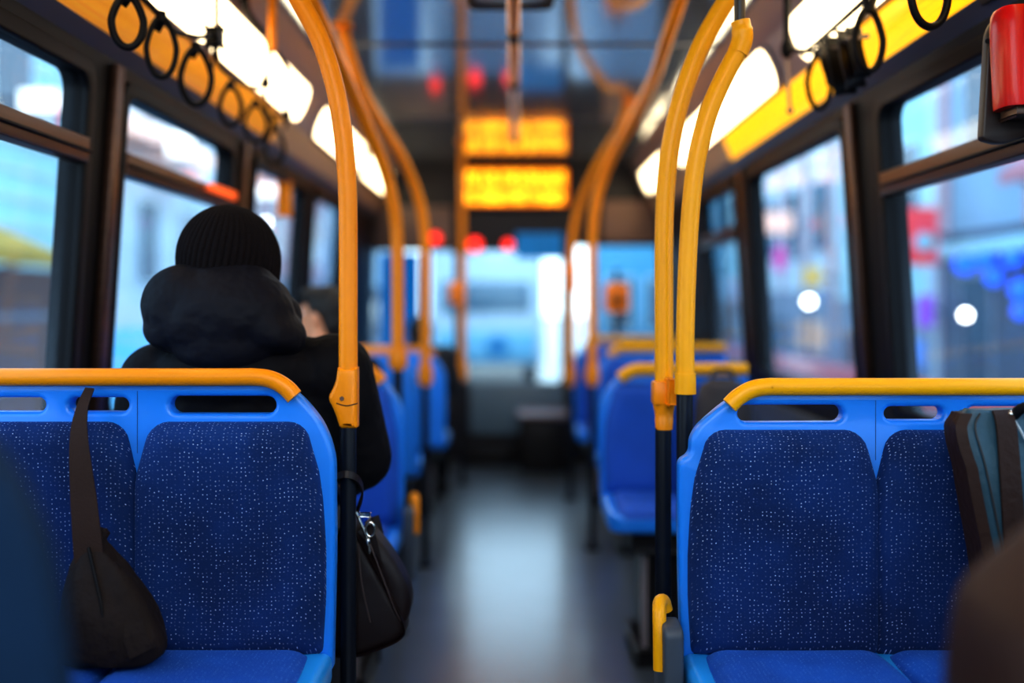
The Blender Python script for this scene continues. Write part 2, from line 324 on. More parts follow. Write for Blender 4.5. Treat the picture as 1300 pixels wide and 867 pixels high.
# ------------------------------------------------------------------ bus shell
Y0, Y1 = -1.9, 8.4; CEIL = EYE+1.19; SILL = .97; WTOP = EYE+.637
def wallx(z): return 1.25-.065*max(z-SILL, 0)
struct('floor', box((-1.30, Y0, -.06), (1.30, Y1+.9, 0), 0), M['floor'])
struct('ceiling', box((-.955, Y0, CEIL), (.955, Y1+.9, CEIL+.05), 0), M['ceiling'])
for k, y in enumerate((4.55, 6.4)):
    struct('trim_%d' % (k+1), box((-.95, y, CEIL-.004), (.95, y+.05, CEIL+.001), .001), M['navy_panel'])
WINS = {-1: [(1.25, 2.74), (3.0, 4.14), (4.5, 5.56), (5.83, 6.85), (-1.5, .95)], 1: [(1.45, 3.22), (3.58, 5.03), (5.36, 6.35), (-1.5, 1.1)]}
RAILED = {-1: (0, 1, 4), 1: (0, 2, 3)}
wn = 0
for s, side in ((-1, 'left'), (1, 'right')):
    def fn(u, v, w, s=s): return Vector((s*(wallx(v)+w-.03), u, v))
    # body side with openings, then lower panel
    holes = [rrect(a, b, SILL, WTOP, .055) for a, b in WINS[s]]
    struct('wall_'+side, plate([(Y0, 0), (Y1, 0), (Y1, EYE+.74), (Y0, EYE+.74)], holes, .06, .004, lambda u, v, w, s=s: Vector((s*(wallx(v)+w), u, v))), M['rubber'])
    struct('baseboard_'+side, box((s*1.20, Y0, 0), (s*1.249, Y1, SILL-.12), .006), M['grey_lower'])
    for k, (a, b) in enumerate(WINS[s]):
        wn += 1
        w = empty('window_%d' % wn, (s*1.23, (a+b)/2, SILL), kind='structure')
        obj('window_frame', plate(rrect(a-.035, b+.035, SILL-.035, WTOP+.035, .07), [rrect(a+.012, b-.012, SILL+.012, WTOP-.012, .05)], .022, .006,
            lambda u, v, q, s=s: Vector((s*(wallx(v)-.022+q), u, v))), M['rubber'], w)
        panes = [(SILL, WTOP)]
        if k in RAILED[s]:
            z0, z1 = EYE+.385, EYE+.455
            if s == 1: z0, z1 = EYE+.345, EYE+.42
            panes = [(SILL, z0), (z1, WTOP)]
            rl = obj('mid_rail', plate([(a+.005, z0), (b-.005, z0), (b-.005, z1), (a+.005, z1)], (), .05, .006, lambda u, v, q, s=s: Vector((s*(wallx(v)-.03+q), u, v))), M['brown_metal'], w)
            obj('rail_lip', plate([(a+.005, z0+.028), (b-.005, z0+.028), (b-.005, z0+.036), (a+.005, z0+.036)], (), .012, .003, lambda u, v, q, s=s: Vector((s*(wallx(v)-.04+q), u, v))), M['rubber'], rl)
            if s == -1 and k == 1:  # emissive strip stands in for an orange glow reflected on the rail
                obj('painted_glow', plate([(3.72, z0+.04), (b-.012, z0+.04), (b-.012, z1+.004), (3.78, z1+.004)], (), .006, .002, lambda u, v, q, s=s: Vector((s*(wallx(v)-.042+q), u, v))),
                    mat('orange_rail_glow', (.9, .12, .01), .4, emit=(1, .13, .01), es=.7), w, 'orange reflected glow painted at the far end of the rail')
        for z0, z1 in panes:
            obj('pane', plate([(a, z0), (b, z0), (b, z1), (a, z1)], (), .006, 0, lambda u, v, q, s=s: Vector((s*(wallx(v)+.025+q), u, v))), M['glass'], w)
    # brown metal pillar strips
    for k, y in enumerate([(WINS[s][0][1]+WINS[s][1][0])/2+(.06 if s < 0 else .10), (WINS[s][1][1]+WINS[s][2][0])/2]):
        struct('trim_pillar_%s_%d' % (side, k+1), box((-.012, y-.03, SILL), (.012, y+.03, EYE+.70), .005,
            fn=lambda c, s=s: Vector((s*(wallx(c.z)-.012)+c.x, c.y, c.z))), M['brown_metal'])
    # cove profile
    def strip(name, p, q, y0, y1, m, th=.012, bev=.003):
        a = Vector((s*p[0], 0, EYE+p[1])); b = Vector((s*q[0], 0, EYE+q[1])); d = (b-a); n = Vector((d.z, 0, -d.x)).normalized()*(1 if s > 0 else -1)
        if n.x*s < 0: n = -n
        return struct(name, plate([(y0, 0), (y1, 0), (y1, d.length), (y0, d.length)], (), th, bev, lambda u, v, w: a+d.normalized()*v+Vector((0, u, 0))+n*w), m)
    strip('trim_band_'+side, (1.197, .69), (1.15, .76), Y0, Y1, M['navy_panel'])
    strip('trim_lip_'+side, (1.203, .665), (1.193, .695), Y0, Y1, mat('steel_lip_'+side, (.10, .17, .28), .3, .3), .014)
    yend = 5.3 if s > 0 else 4.7
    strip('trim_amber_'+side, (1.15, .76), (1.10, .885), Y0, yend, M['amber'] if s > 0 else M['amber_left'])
    strip('trim_beige_'+side, (1.15, .76), (1.10, .885), yend+.02, Y1, M['beige'])
    strip('trim_cove_'+side, (1.10, .885), (1.02, 1.07), Y0, Y1, M['grey_trim'])
    strip('trim_edge_'+side, (1.02, 1.07), (.945, 1.195), Y0, Y1, M['grey_trim'])
    spans = [(-1.7, 1.1), (1.3, 4.95), (5.3, 6.75), (6.95, 8.15)] if s < 0 else [(-1.7, 1.1), (1.3, 3.74), (4.08, 6.55), (6.9, 8.15)]
    a = Vector((s*1.10, 0, EYE+.885)); b = Vector((s*1.02, 0, EYE+1.07)); d = (b-a).normalized(); n = Vector((-s*abs(d.z), 0, -abs(d.x)))
    nm = ['behind the foreground seats', 'nearest', 'second', 'farthest']
    for k, (y0, y1) in enumerate(spans):
        lt = empty('ceiling_light', (s*1.06, (y0+y1)/2, EYE+.97), '%s glowing cream light panel with rounded ends above the %s windows' % (['rearmost', 'nearest long', 'second', 'farthest short'][k], side+'-hand'), 'ceiling light', 'light panels in the '+side+' cove')
        tp = lambda u, v, w: a+d*v+Vector((0, u, 0))+n*w
        obj('light_frame', plate(rrect(y0-.03, y1+.03, .002, .205, .09), [rrect(y0+.004, y1-.004, .016, .191, .08)], .016, .004, tp), M['grey_trim'], lt)
        obj('diffuser', plate(rrect(y0, y1, .012, .195, .085), (), .010, .003, tp), M['lamp'], lt)
# rear wall with window (behind the viewer)
struct('wall_back', plate([(-1.26, 0), (1.26, 0), (1.26, EYE+.74), (.96, CEIL), (-.96, CEIL), (-1.26, EYE+.74)], [rrect(-1.0, 1.0, 1.0, 2.25, .08)], .05, .004, lambda u, v, w: Vector((u, Y0-.05+w, v))), M['grey_lower'])
wr = empty('window_%d' % (wn+1), (0, Y0, 1.0), kind='structure'); obj('pane', box((-1.0, Y0-.03, 1.0), (1.0, Y0-.02, 2.25), 0), M['glass'], wr)
# ------------------------------------------------------------------ front bulkhead and windscreen
BH = 8.4
def bx(px): return (px-VX)*BH/F
def bz(py): return EYE+(VY-py)*BH/F
fo = [rrect(bx(470), bx(577), bz(452), bz(318), .05), rrect(bx(591), bx(713), bz(486), bz(318), .05), rrect(bx(722), bx(842), bz(452), bz(312), .05)]
struct('wall_front', plate([(-1.3, 0), (1.3, 0), (1.3, CEIL), (-1.3, CEIL)], fo, .06, .006, lambda u, v, w: Vector((u, BH+w, v))), mat('dark_front_bulkhead', (.022, .018, .024), .5, noise=.2))
for k, (a, b, c, d2) in enumerate(((470, 577, 452, 318), (591, 713, 486, 318), (722, 842, 452, 312))):
    w = empty('window_%d' % (wn+2+k), (bx((a+b)/2), BH, bz(c)), kind='structure')
    obj('pane', box((bx(a), BH+.04, bz(c)), (bx(b), BH+.046, bz(d2)), 0), glass_mat('windscreen_glass_%d' % k, (.95, .99, 1), .02), w)
struct('trim_front_lower', box((bx(597), BH-.02, .22), (bx(716), BH-.002, bz(487)), .008), M['steel'])
struct('trim_front_header_left', box((-1.19, BH-.03, bz(316)), (bx(574), BH-.002, bz(262)), .008), mat('taupe_header', (.23, .15, .13), .5))
struct('trim_front_header_right', box((bx(765), BH-.03, bz(308)), (1.19, BH-.002, bz(255)), .008), mat('peach_header', (.36, .21, .15), .5))
# LED display
sg = empty('destination_display', (bx(655), BH-.08, bz(268)), 'amber lit two-row display on the dark front bulkhead', 'display sign')
obj('display_case', plate(rrect(bx(585), bx(725), bz(267), bz(210), .03), [rrect(bx(590), bx(720), bz(262), bz(215), .02)], .07, .006, lambda u, v, w: Vector((u, BH-.075+w, v))), M['rubber'], sg)
obj('display_screen', box((bx(590), BH-.05, bz(262)), (bx(720), BH-.04, bz(215)), .002), M['led_bg'], sg)
for (y0, y1, words) in ((218.5, 236.5, [(592, 610), (613, 635), (638, 666), (669, 690), (692, 717)]), (241.5, 259, [(592, 607), (610, 640), (643, 672), (675, 686), (689, 717)])):
    ms = []
    for a, b in words:
        n = max(2, round((b-a)/7)); st = (b-a)/n
        for k in range(n):
            x0 = a+k*st; k2 = random.random()
            ms.append(box((bx(x0), BH-.058, bz(y1)), (bx(x0+st*.34), BH-.05, bz(y0)), 0))
            yy = y0+(y1-y0)*random.choice((0, .4, .78))
            ms.append(box((bx(x0+st*.3), BH-.058, bz(yy+4)), (bx(x0+st*.82), BH-.05, bz(yy)), 0))
            if k2 > .4: ms.append(box((bx(x0+st*.6), BH-.058, bz(y1)), (bx(x0+st*.84), BH-.05, bz(y0+4)), 0))
    obj('letter_row', merge(*ms), M['led'], sg)
for px, py, r, lb in ((603, 311, .062, 'larger round red lamp left of the blue blind on the front header'), (645, 311, .045, 'smaller round red lamp beside the blue blind on the front header'), (553, 303, .05, 'round red lamp above the left front window')):
    o = empty('warning_lamp', (bx(px), BH-.03, bz(py)), lb, 'warning lamp', 'red lamps on the front bulkhead')
    c = Vector((bx(px), BH-.03, bz(py)))
    obj('mount_ring', tube([c+Vector((0, .03, 0)), c+Vector((0, -.01, 0))], r*1.2, 0, 20), M['rubber'], o); obj('lens', sphere(c+Vector((0, -.012, 0)), (r, r*.5, r)), M['red_lamp'], o)
hd = [(bx(655)+k*(bx(714)-bx(655))/18) for k in range(19)]
one('sun_blind', loft([[Vector((x, BH-.02-.008*math.cos(k*2.1), bz(328))), Vector((x, BH-.02-.008*math.cos(k*2.1), bz(296))), Vector((x, BH-.028-.008*math.cos(k*2.1), bz(296))), Vector((x, BH-.028-.008*math.cos(k*2.1), bz(328)))] for k, x in enumerate(hd)]), M['blue_panel'], 'blue sun blind at the top right of the front windscreen', 'sun blind')
n = 40; cv = [(bx(484)+k*(bx(533)-bx(484))/n) for k in range(n+1)]
one('window_curtain', loft([[Vector((x, BH-.05+.02*math.sin(k*1.3), bz(446))), Vector((x, BH-.05+.02*math.sin(k*1.3), bz(322))), Vector((x, BH-.058+.02*math.sin(k*1.3), bz(322))), Vector((x, BH-.058+.02*math.sin(k*1.3), bz(446)))] for k, x in enumerate(cv)]), M['blue_panel'], 'blue pleated curtain hanging in the left front window', 'curtain')
# driver console, low step
dc = empty('driver_console', (.24, 7.95, 0), 'dark boxy console standing below the windscreen on the right', 'console')
obj('cabinet', box((.03, 7.75, 0), (.42, 8.34, .42), .03), M['dark_base'], dc); obj('console_top', box((.01, 7.73, .42), (.43, 8.34, .455), .015), mat('pinkish_top', (.20, .12, .12), .5), dc)
struct('trim_front_step', box((-.46, 8.1, 0), (.02, 8.38, .16), .01), M['dark_base'])
# ------------------------------------------------------------------ seats
def bench(label, X, Y, s, f, W=.83, dz=0, zt=1.15, zs=.60, step=False, slots=True, back='fabric', cush='cushion', cat='double seat', rail=True, shell='blue', group='blue bus seats', arm=False, podium=None, outline=None, scale_detail=26, name='double_seat'):
    """X aisle edge, Y front face of the backrest shell, s outward direction in x, f direction the seat faces (-1 = towards the back of the bus)"""
    r = empty(name, (X+s*W/2, Y, 0), label, cat, group)
    zt += dz; zs += dz
    def T(u, w, z): return Vector((X+s*u, Y+f*w, z))   # w forward of the shell face
    h = zt-.60-dz                                       # scale heights against the detailed seat
    k = (zt-zs)/.55
    def Z(z): return zs+(z-.60)*k
    if outline: out = rnd(outline)
    elif step: out = rnd([(.006, zs-.06, .01), (0, Z(.80), .05), (0, Z(.998), .012), (.024, Z(1.012), .012), (.026, Z(1.06), .03), (.108, Z(1.135), .06), (.15, zt, .05), (W, zt, .02), (W, zs-.06, .01)])
    else: out = rnd([(.006, zs-.06, .01), (.0, Z(.80), .05), (.002, Z(1.03), .06), (.075, Z(1.125), .05), (.125, zt, .05), (W, zt, .02), (W, zs-.06, .01)])
    hs = []
    if slots:
        hs = [rrect(.125, .348, Z(1.082), Z(1.119), .02), rrect(.435, .56, Z(1.086), Z(1.116), .016), rrect(.61, .735, Z(1.086), Z(1.116), .016)]
    obj('backrest_shell', plate(out, hs, .045, .011, lambda u, v, w: T(u, -w, v), 3), M[shell], r)
    md = W/2
    def lerp(pts):
        def g(z):
            for (za, a), (zb, b) in zip(pts, pts[1:]):
                if z <= zb: return a+(b-a)*max(0, (z-za))/(zb-za)
            return pts[-1][1]
        return g
    pf = lambda u, z, w: T(u, w, z)
    z1 = Z(1.066) if slots else Z(1.10)
    A = lerp([(Z(.60), .024), (Z(.70), .018), (Z(.80), .018), (Z(.90), .024), (Z(.963), .033), (Z(1.02), .05), (z1, .06)])
    if outline: A = lerp([(zs, .04), (Z(.95), .05), (z1, .14)])
    Bn = lerp([(Z(.60), md+.004), (Z(.93), md+.004), (Z(.955), md), (z1, md-.030)]); Cn = lerp([(Z(.60), md-.004), (Z(.93), md-.004), (Z(.955), md), (z1, md+.026)])
    D = lambda z: W-.022
    nn = scale_detail
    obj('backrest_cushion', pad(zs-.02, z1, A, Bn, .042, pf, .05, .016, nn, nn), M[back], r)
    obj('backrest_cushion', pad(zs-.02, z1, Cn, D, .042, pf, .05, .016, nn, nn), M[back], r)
    # seat pan: shell + two cushions
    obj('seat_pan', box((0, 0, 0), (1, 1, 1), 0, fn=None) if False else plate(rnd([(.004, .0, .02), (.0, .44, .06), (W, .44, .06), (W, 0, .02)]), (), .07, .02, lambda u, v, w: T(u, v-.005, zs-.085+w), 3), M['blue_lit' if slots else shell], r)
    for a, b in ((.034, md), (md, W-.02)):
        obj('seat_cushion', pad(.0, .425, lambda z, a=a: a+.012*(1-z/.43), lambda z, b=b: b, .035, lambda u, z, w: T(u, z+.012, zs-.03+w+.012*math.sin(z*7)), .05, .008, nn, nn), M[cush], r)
    if rail:
        zr = zt+.010; pts = [(.082, .012, Z(1.119) if not step else Z(1.122)), (.10, .012, zr-.022), (.128, .012, zr-.006), (.165, .012, zr), (.25, .012, zr), (W-.06, .012, zr), (W-.01, .012, zr)]
        if step: pts = [(p[0]+(.022 if i < 4 else 0), p[1], p[2]-(.002 if i == 0 else 0)) for i, p in enumerate(pts)]
        obj('grab_rail', tube([T(*p) for p in pts], .0185 if slots else .025, 8, 18), M['yellow_warm' if s > 0 else 'yellow'], r)
    if slots:
        obj('shell_seam', box(T(md-.001, .0, Z(1.0)), T(md+.0002, .0008, zt-.02), 0), M['blue_seam'], r)
    # pedestal
    u0 = .13 if podium is None else podium
    ped = obj('pedestal', merge(box(T(u0, .08, .06), T(W-.02, .36, zs-.13), .012), box(T(u0-.05, .03, zs-.16), T(W-.02, .40, zs-.085), .015)), M['dark_base'], r)
    obj('foot_plate', box(T(u0-.025, .04, 0), T(W-.02, .39, .06), .01), M['dark_base'], r)
    obj('pedestal_edge', box(T(u0-.006, .345, .06), T(u0+.014, .366, zs-.165), .004), M['grey_trim'], ped)
    if arm:
        br = obj('arm_bracket', plate(rnd([(-.10, zs-.2, .01), (.06, zs-.2, .01), (.06, zs+.06, .02), (-.02, zs+.065, .02), (-.10, zs+.02, .03)]), (), .040, .008, lambda u, v, w: T(-.044+w, u+.03, v)), M['grey_lower'], r)
        obj('arm_handle', tube([T(-.026, -.01, zs+.07), T(-.032, -.005, zs+.090), T(-.042, .01, zs+.092), T(-.046, .03, zs+.075), T(-.047, .045, zs+.03), T(-.047, .05, zs-.035)], .0145, 6, 14), M['yellow_warm' if s > 0 else 'yellow'], r)
    return r
bench('double seat in the front left, dotted navy cushions, drawstring bag hung on it', -.380, 2.09, -1, -1, zt=1.152, dz=.004)
bench('double seat in the front right with stepped blue shell and dotted navy cushions', .344, 2.10, 1, -1, zt=1.135, step=True, arm=True)
bench('blue double seat carrying the person in the knitted hat', -.515, 2.215, -1, 1, W=.69, zt=1.06, zs=.58, slots=False, rail=False, back='fabric_far', cush='fabric_far', scale_detail=14)
bench('blue seat facing the hatted person, yellow handle on its aisle side', -.415, 3.7, -1, -1, W=.78, zt=1.06, zs=.51, slots=False, back='fabric_far', cush='fabric_far', scale_detail=16, arm=True, podium=.12)
bench('blue seat with level yellow rail, behind the seat facing the hatted person', -.512, 3.87, -1, 1, W=.68, zt=1.12, zs=.51, slots=False, back='fabric_far', cush='fabric_far', scale_detail=14)
bench('bright blue seat across the aisle carrying a dark rucksack', .335, 4.0, 1, -1, W=.60, zt=1.045, zs=.575, slots=False, back='fabric_far', cush='fabric_far', scale_detail=18)
bench('blue seat beside the second yellow pole on the left', -.487, 5.05, -1, 1, W=.70, zt=1.06, zs=.52, slots=False, back='fabric_far', cush='fabric_far', scale_detail=12)
bench('farthest blue seat on the left, near the front bulkhead', -.43, 6.15, -1, 1, W=.76, zt=1.02, zs=.50, slots=False, back='fabric_far', cush='fabric_far', scale_detail=12)
bench('blue seat right of the aisle just past the bright blue one', .445, 5.6, 1, -1, W=.74, zt=1.06, zs=.50, slots=False, back='fabric_far', cush='fabric_far', scale_detail=12)
bench('farthest blue seat on the right, near the driver console', .402, 6.9, 1, -1, W=.78, zt=1.06, zs=.50, slots=False, back='fabric_far', cush='fabric_far', scale_detail=12)
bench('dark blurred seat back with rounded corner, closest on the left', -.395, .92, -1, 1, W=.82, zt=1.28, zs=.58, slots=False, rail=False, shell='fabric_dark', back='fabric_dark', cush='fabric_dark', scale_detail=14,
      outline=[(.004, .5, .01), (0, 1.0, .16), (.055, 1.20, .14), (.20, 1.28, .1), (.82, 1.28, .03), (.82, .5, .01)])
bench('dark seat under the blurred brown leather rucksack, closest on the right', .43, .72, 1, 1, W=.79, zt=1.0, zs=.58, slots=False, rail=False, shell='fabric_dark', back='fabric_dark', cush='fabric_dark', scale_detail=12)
struct('trim_floor_box', box((-1.2, 2.24, 0), (-.535, 4.3, .035), .008), M['steel'])
# ------------------------------------------------------------------ poles
def pole(label, up, low, collar_fn, col='yellow', r=.0215, rl=.0185, name='grab_pole'):
    base = Vector((low[-1].x, low[-1].y, 0)); o = empty(name, base, label, 'grab pole', 'yellow grab poles')
    obj('upper_tube', tube(up, r, 8, 18), M[col], o)
    obj('lower_tube', rod(low[0], low[-1], rl, 16), M['black'], o, 'black lower section')
    obj('floor_flange', rod(base, base+Vector((0, 0, .02)), .04, 18), M['black'], o)
    obj('ceiling_flange', rod(up[-1]-Vector((0, 0, .0)), up[-1]+Vector((0, 0, .012)), .045, 18), M[col], o)
    if collar_fn: collar_fn(o)
    return o
def V(x, y, z): return Vector((x, y, z))
d = 2.25
up = [P(442, 520, d), P(442, 400, d), P(442, 300, d), P(441, 240, d), P(436, 175, d), P(425, 110, d), P(406, 50, d), P(380, 0, d), V(-.58, d, 2.16), V(-.68, d, 2.33), V(-.75, d, 2.50)]
def c1(o):
    pts = [(430, 466, .0), (455, 466, .0), (455, 543, .006), (433, 543, .006), (426, 520, .02), (417, 504, .012), (427, 488, .02)]
    q = rnd([(P(a, b, d).x, P(a, b, d).z, r) for a, b, r in pts])
    co = obj('collar', plate(q, (), .048, .012, lambda u, v, w: V(u, d-.024+w, v), 3), M['yellow'], o)
    obj('collar_screw', rod(P(434, 506, d-.027), P(434, 506, d-.022), .005, 10), M['brown_metal'], co)
    obj('collar_seam', tube([P(427, 512, d-.0245), P(440, 515, d-.0255), P(454, 512, d-.0245)], .0012, 4, 6), M['brown_metal'], co)
pole('curved yellow pole beside the person in the knitted hat', up, [P(442, 530, d), V(P(442, 0, d).x, d, 0)], c1)
d1, d2 = 2.35, 2.25
up = [P(843, 500, d1), P(843, 400, d1), P(843, 300, d1), P(846, 230, d1), P(854, 170, d1), P(868, 115, d1), P(890, 58, d1), P(920, 4, d1), V(.58, d1, 2.16), V(.67, d1, 2.33), V(.74, d1, 2.50)]
def c2(o):
    co = obj('collar', box(P(830, 515, d1-.028), P(859, 482, d1+.028), .007), M['yellow'], o)
    obj('collar_cone', loft([[P(843, y, d1)+V(math.cos(a)*w, math.sin(a)*w, 0) for a in [2*math.pi*k/20 for k in range(20)]] for y, w in ((512, .027), (522, .023), (530, .021), (531, .022), (545, .0205))]), M['yellow'], o)
    obj('link_arm', box(P(846, 512, d1-.03), P(866, 482, d1-.07), .005), M['yellow'], o)
pole('curved yellow pole right of the aisle, with squared collar', up, [P(842, 530, d1), V(P(842, 0, d1).x, d1, 0)], c2, 'yellow_warm', .0222, .019)
up2 = [P(870, 490, d2), P(870, 420, d2), P(873, 330, d2), P(877, 265, d2), P(884, 205, d2), P(899, 145, d2), P(920, 96, d2), P(941, 58, d2)]
b2 = V(P(869, 0, d2).x, d2, 0)
o = empty('grab_pole', b2, 'curved yellow pole rising behind the right front seat, black top section', 'grab pole', 'yellow grab poles')
obj('upper_tube', tube(up2, .0212, 8, 18), M['yellow_warm'], o)
obj('elbow_joint', tube([P(936, 68, d2), P(942, 52, d2), P(942, 38, d2), P(940, 27, d2)], [.0235, .024, .0215], 4, 16), M['yellow_warm'], o)
obj('ceiling_tube', rod(P(939, 32, d2), V(P(939, 0, d2).x, d2, CEIL-.002), .0125, 14), M['black'], o, 'black section up to the ceiling')
obj('collar', tube([P(870, 474, d2), P(870, 500, d2)], .0245, 0, 18), M['yellow_warm'], o)
obj('lower_tube', rod(P(869, 495, d2), b2, .0185, 16), M['black'], o, 'black lower section')
obj('floor_flange', rod(b2, b2+V(0, 0, .02), .04, 18), M['black'], o)
def simple_pole(label, px, ytop, up, d, jy, col):
    def cc(o): obj('collar', tube([P(px, jy-26, d), P(px, jy-8, d), P(px, jy, d)+V(0, 0, 0)], [.034, .038, .026], 4, 16), M[col], o)
    pole(label, up, [P(px, jy-5, d), V(P(px, 0, d).x, d, 0)], cc, col, .0255, .019)
simple_pole('yellow pole bending to the ceiling, second along the left side', 505, 0, [P(505, 465, 4.0), P(505, 360, 4.0), P(504, 300, 4.0), P(499, 258, 3.98), P(488, 215, 3.94), P(470, 170, 3.84), P(450, 125, 3.7), P(428, 75, 3.5), P(409, 30, 3.34), V(-.70, 3.2, 2.40), V(-.73, 3.1, 2.50)], 4.0, 470, 'yellow')
simple_pole('yellow pole bending to the ceiling, third along the left side', 540, 0, [P(540, 480, 5.0), P(540, 380, 5.0), P(540, 320, 5.0), P(536, 272, 4.98), P(526, 236, 4.93), P(509, 198, 4.82), P(489, 165, 4.7), P(471, 136, 4.55), V(-.70, 4.4, 2.32), V(-.74, 4.25, 2.50)], 5.0, 490, 'yellow')
simple_pole('upright yellow pole farthest away on the left, near the windscreen', 587, 0, [P(587, 480, 7.3), P(587, 380, 7.3), P(587, 300, 7.3), V(P(587, 0, 7.3).x, 7.3, 2.50)], 7.3, 484, 'yellow')
simple_pole('yellow pole bending to the ceiling beyond the bright blue right seat', 752, 0, [P(752, 480, 5.35), P(752, 380, 5.35), P(752, 310, 5.35), P(756, 262, 5.33), P(765, 228, 5.3), P(780, 195, 5.2), P(798, 163, 5.0), P(815, 130, 4.7), P(832, 95, 4.3), V(.60, 3.95, 2.37), V(.63, 3.7, 2.50)], 5.35, 490, 'yellow')
simple_pole('yellow pole farthest away on the right, bending to the ceiling', 724, 0, [P(724, 485, 6.72), P(724, 380, 6.72), P(725, 330, 6.72), P(729, 290, 6.7), P(738, 255, 6.65), P(755, 217, 6.5), P(775, 182, 6.3), V(.63, 6.05, 2.38), V(.66, 5.8, 2.50)], 6.72, 490, 'yellow')
# stop buttons and validators
def gadget(label, cat, px, py, d, w, h, m, pole_m=None, name='stop_button'):
    p = P(px, py, d); o = empty(name, (p.x, d, 0 if pole_m else p.z-h/2), label, cat)
    obj('housing', box((p.x-w/2, d-.04, p.z-h/2), (p.x+w/2, d+.03, p.z+h/2), .03, 4), m, o)
    obj('mount_clip', box((p.x-.02, d+.025, p.z-.03), (p.x+.02, d+.045, p.z+.03), .004), M['rubber'], o)
    obj('button', rod(V(p.x, d-.045, p.z-h*.1), V(p.x, d-.038, p.z-h*.1), w*.22, 16), M['rubber'], o)
    if pole_m: obj('stand', rod(V(p.x, d+.03, 0), V(p.x, d+.03, p.z+h), .02), pole_m, o); obj('stand_foot', rod(V(p.x, d+.03, 0), V(p.x, d+.03, .02), .06, 18), pole_m, o)
    return o
gadget('orange ticket box on a dark upright below the right front window', 'ticket validator', 783, 378, 7.6, .19, .22, M['orange'], M['rubber'], 'ticket_validator')
gadget('orange box clipped to the farthest right yellow pole', 'stop button', 725, 352, 6.64, .07, .2, M['orange'])
gadget('small orange box clipped to the farthest left yellow pole', 'stop button', 579, 372, 7.2, .10, .16, M['orange'])
# centre ceiling rail and hatch
cr = empty('ceiling_rail', (-.008, 4.7, 2.32), 'orange rail in sections hanging along the middle of the ceiling', 'ceiling rail')
zc = EYE+1.005
for a, b, m in ((2.2, 3.70, M['yellow']), (3.74, 4.52, M['yellow']), (4.58, 6.0, mat('pinkish_reflection', (.62, .40, .34), .35))):  # far section: reflection painted as a pinkish colour on the same rail
    obj('rail_section', rod(V(-.008, a, zc), V(-.008, b, zc), .0235, 18), m, cr)
for y in (3.72, 4.55, 6.1):
    j = obj('rail_joint', rod(V(-.008, y-.05 if y < 6 else y-.11, zc), V(-.008, y+.05 if y < 6 else y+.1, zc), .026, 18), M['rubber'], cr)
    obj('hanger_bracket', rod(V(-.008, y, zc), V(-.008, y, CEIL+.001), .010, 12), M['rubber'], j)
ht = empty('roof_hatch', (-.02, 3.6, CEIL), 'dark-framed hatch panel in the ceiling above the aisle', 'roof hatch')
obj('hatch_frame', plate(rrect(-.19, .15, 3.2, 3.96, .05), [rrect(-.155, .115, 3.235, 3.925, .04)], .03, .008, lambda u, v, w: V(u, v, CEIL-.028+w)), M['rubber'], ht)
obj('hatch_panel', plate(rrect(-.165, .125, 3.22, 3.94, .04), (), .012, .003, lambda u, v, w: V(u, v, CEIL-.013+w)), mat('hatch_pale_blue', (.35, .5, .62), .2, .3), ht)
# ------------------------------------------------------------------ hanging straps
def loopring(c, w, h, r, top, lean=0, label='', grp='', m=None):
    """teardrop hand loop centred at c, strap up to top"""
    m = m or M['rubber']
    o = empty('grab_loop', (c.x, c.y, c.z-h/2), label, 'grab handle', grp)
    pts = []
    for k in range(20):
        a = 2*math.pi*k/20; x = math.sin(a); z = -math.cos(a)
        tx = x*w/2*(1-.30*max(0, z)); pts.append(c+V(tx+lean*z*h/2, .012*x, z*h/2))
    obj('loop', tube(pts, r, 4, 12, closed=True), m, o)
    tp = c+V(lean*h/2, 0, h/2)
    obj('hanger_clasp', rod(tp-V(0, 0, .012), tp+V(0, 0, .016), r*1.7, 12), m, o)
    mid = tp.lerp(top, .5)
    obj('hanger_strap', ribbon([tp, mid+V(.004, 0, 0), top], [.016, .02], (1, 0, 0), .004), m, o)
    return o
GL = 'black hand loops above the left windows'; GR = 'black hand loops above the right windows'
def rings(lst, X, side, grp, names, topfn):
    for (px, py, w, h), nm in zip(lst, names):
        d = F*X/(px-VX); c = P(px, py, d); k = d/F
        loopring(c, w*k, h*k, .0078 if w < 36 else .0092, topfn(c, k), 0, nm, grp)
left_r = [(162, 27, 36, 66), (205, 60, 34, 76), (249, 97, 36, 72), (293, 134, 25, 50), (325, 156, 27, 48), (349, 186, 22, 44)]
rings(left_r, -.95, -1, GL, ['black oval grab loop nearest above the left windows', 'slim black teardrop loop second along the left strap rail', 'thick black teardrop loop just past the first grey hanger rod, left', 'small black loop fourth along the left strap rail', 'black loop fifth along the left, under the curved hanger arm', 'farthest black loop on the left, under the yellow hanger post'], lambda c, k: V(-.97, c.y+.02, EYE+.735))
rl = empty('strap_rail', (-.97, 3.2, EYE+.78), 'drooping black strap rail with hangers above the left windows', 'strap rail')
obj('rail_strap', tube([V(-.97, 2.0, EYE+.86), V(-.97, 2.3, EYE+.80), P(186, 2, 2.61), P(218, 37, 2.81), P(240, 45, 2.95), P(257, 47, 3.08), P(273, 42, 3.21)], .0085, 6, 12), M['rubber'], rl)
obj('rail_strap', tube([P(273, 46, 3.21), P(279, 82, 3.25), P(297, 100, 3.42), P(312, 108, 3.58), P(326, 110, 3.73), P(337, 104, 3.84)], .0075, 6, 12), M['rubber'], rl)
obj('rail_strap', tube([P(337, 106, 3.84), P(339, 143, 3.88), P(350, 146, 4.0), P(364, 145, 4.0)], .0065, 6, 12), M['rubber'], rl)
obj('hanger_rod', rod(P(275, 40, 3.21), V(P(275, 0, 3.21).x, 3.21, EYE+1.16), .0095), M['greyrod'], rl)
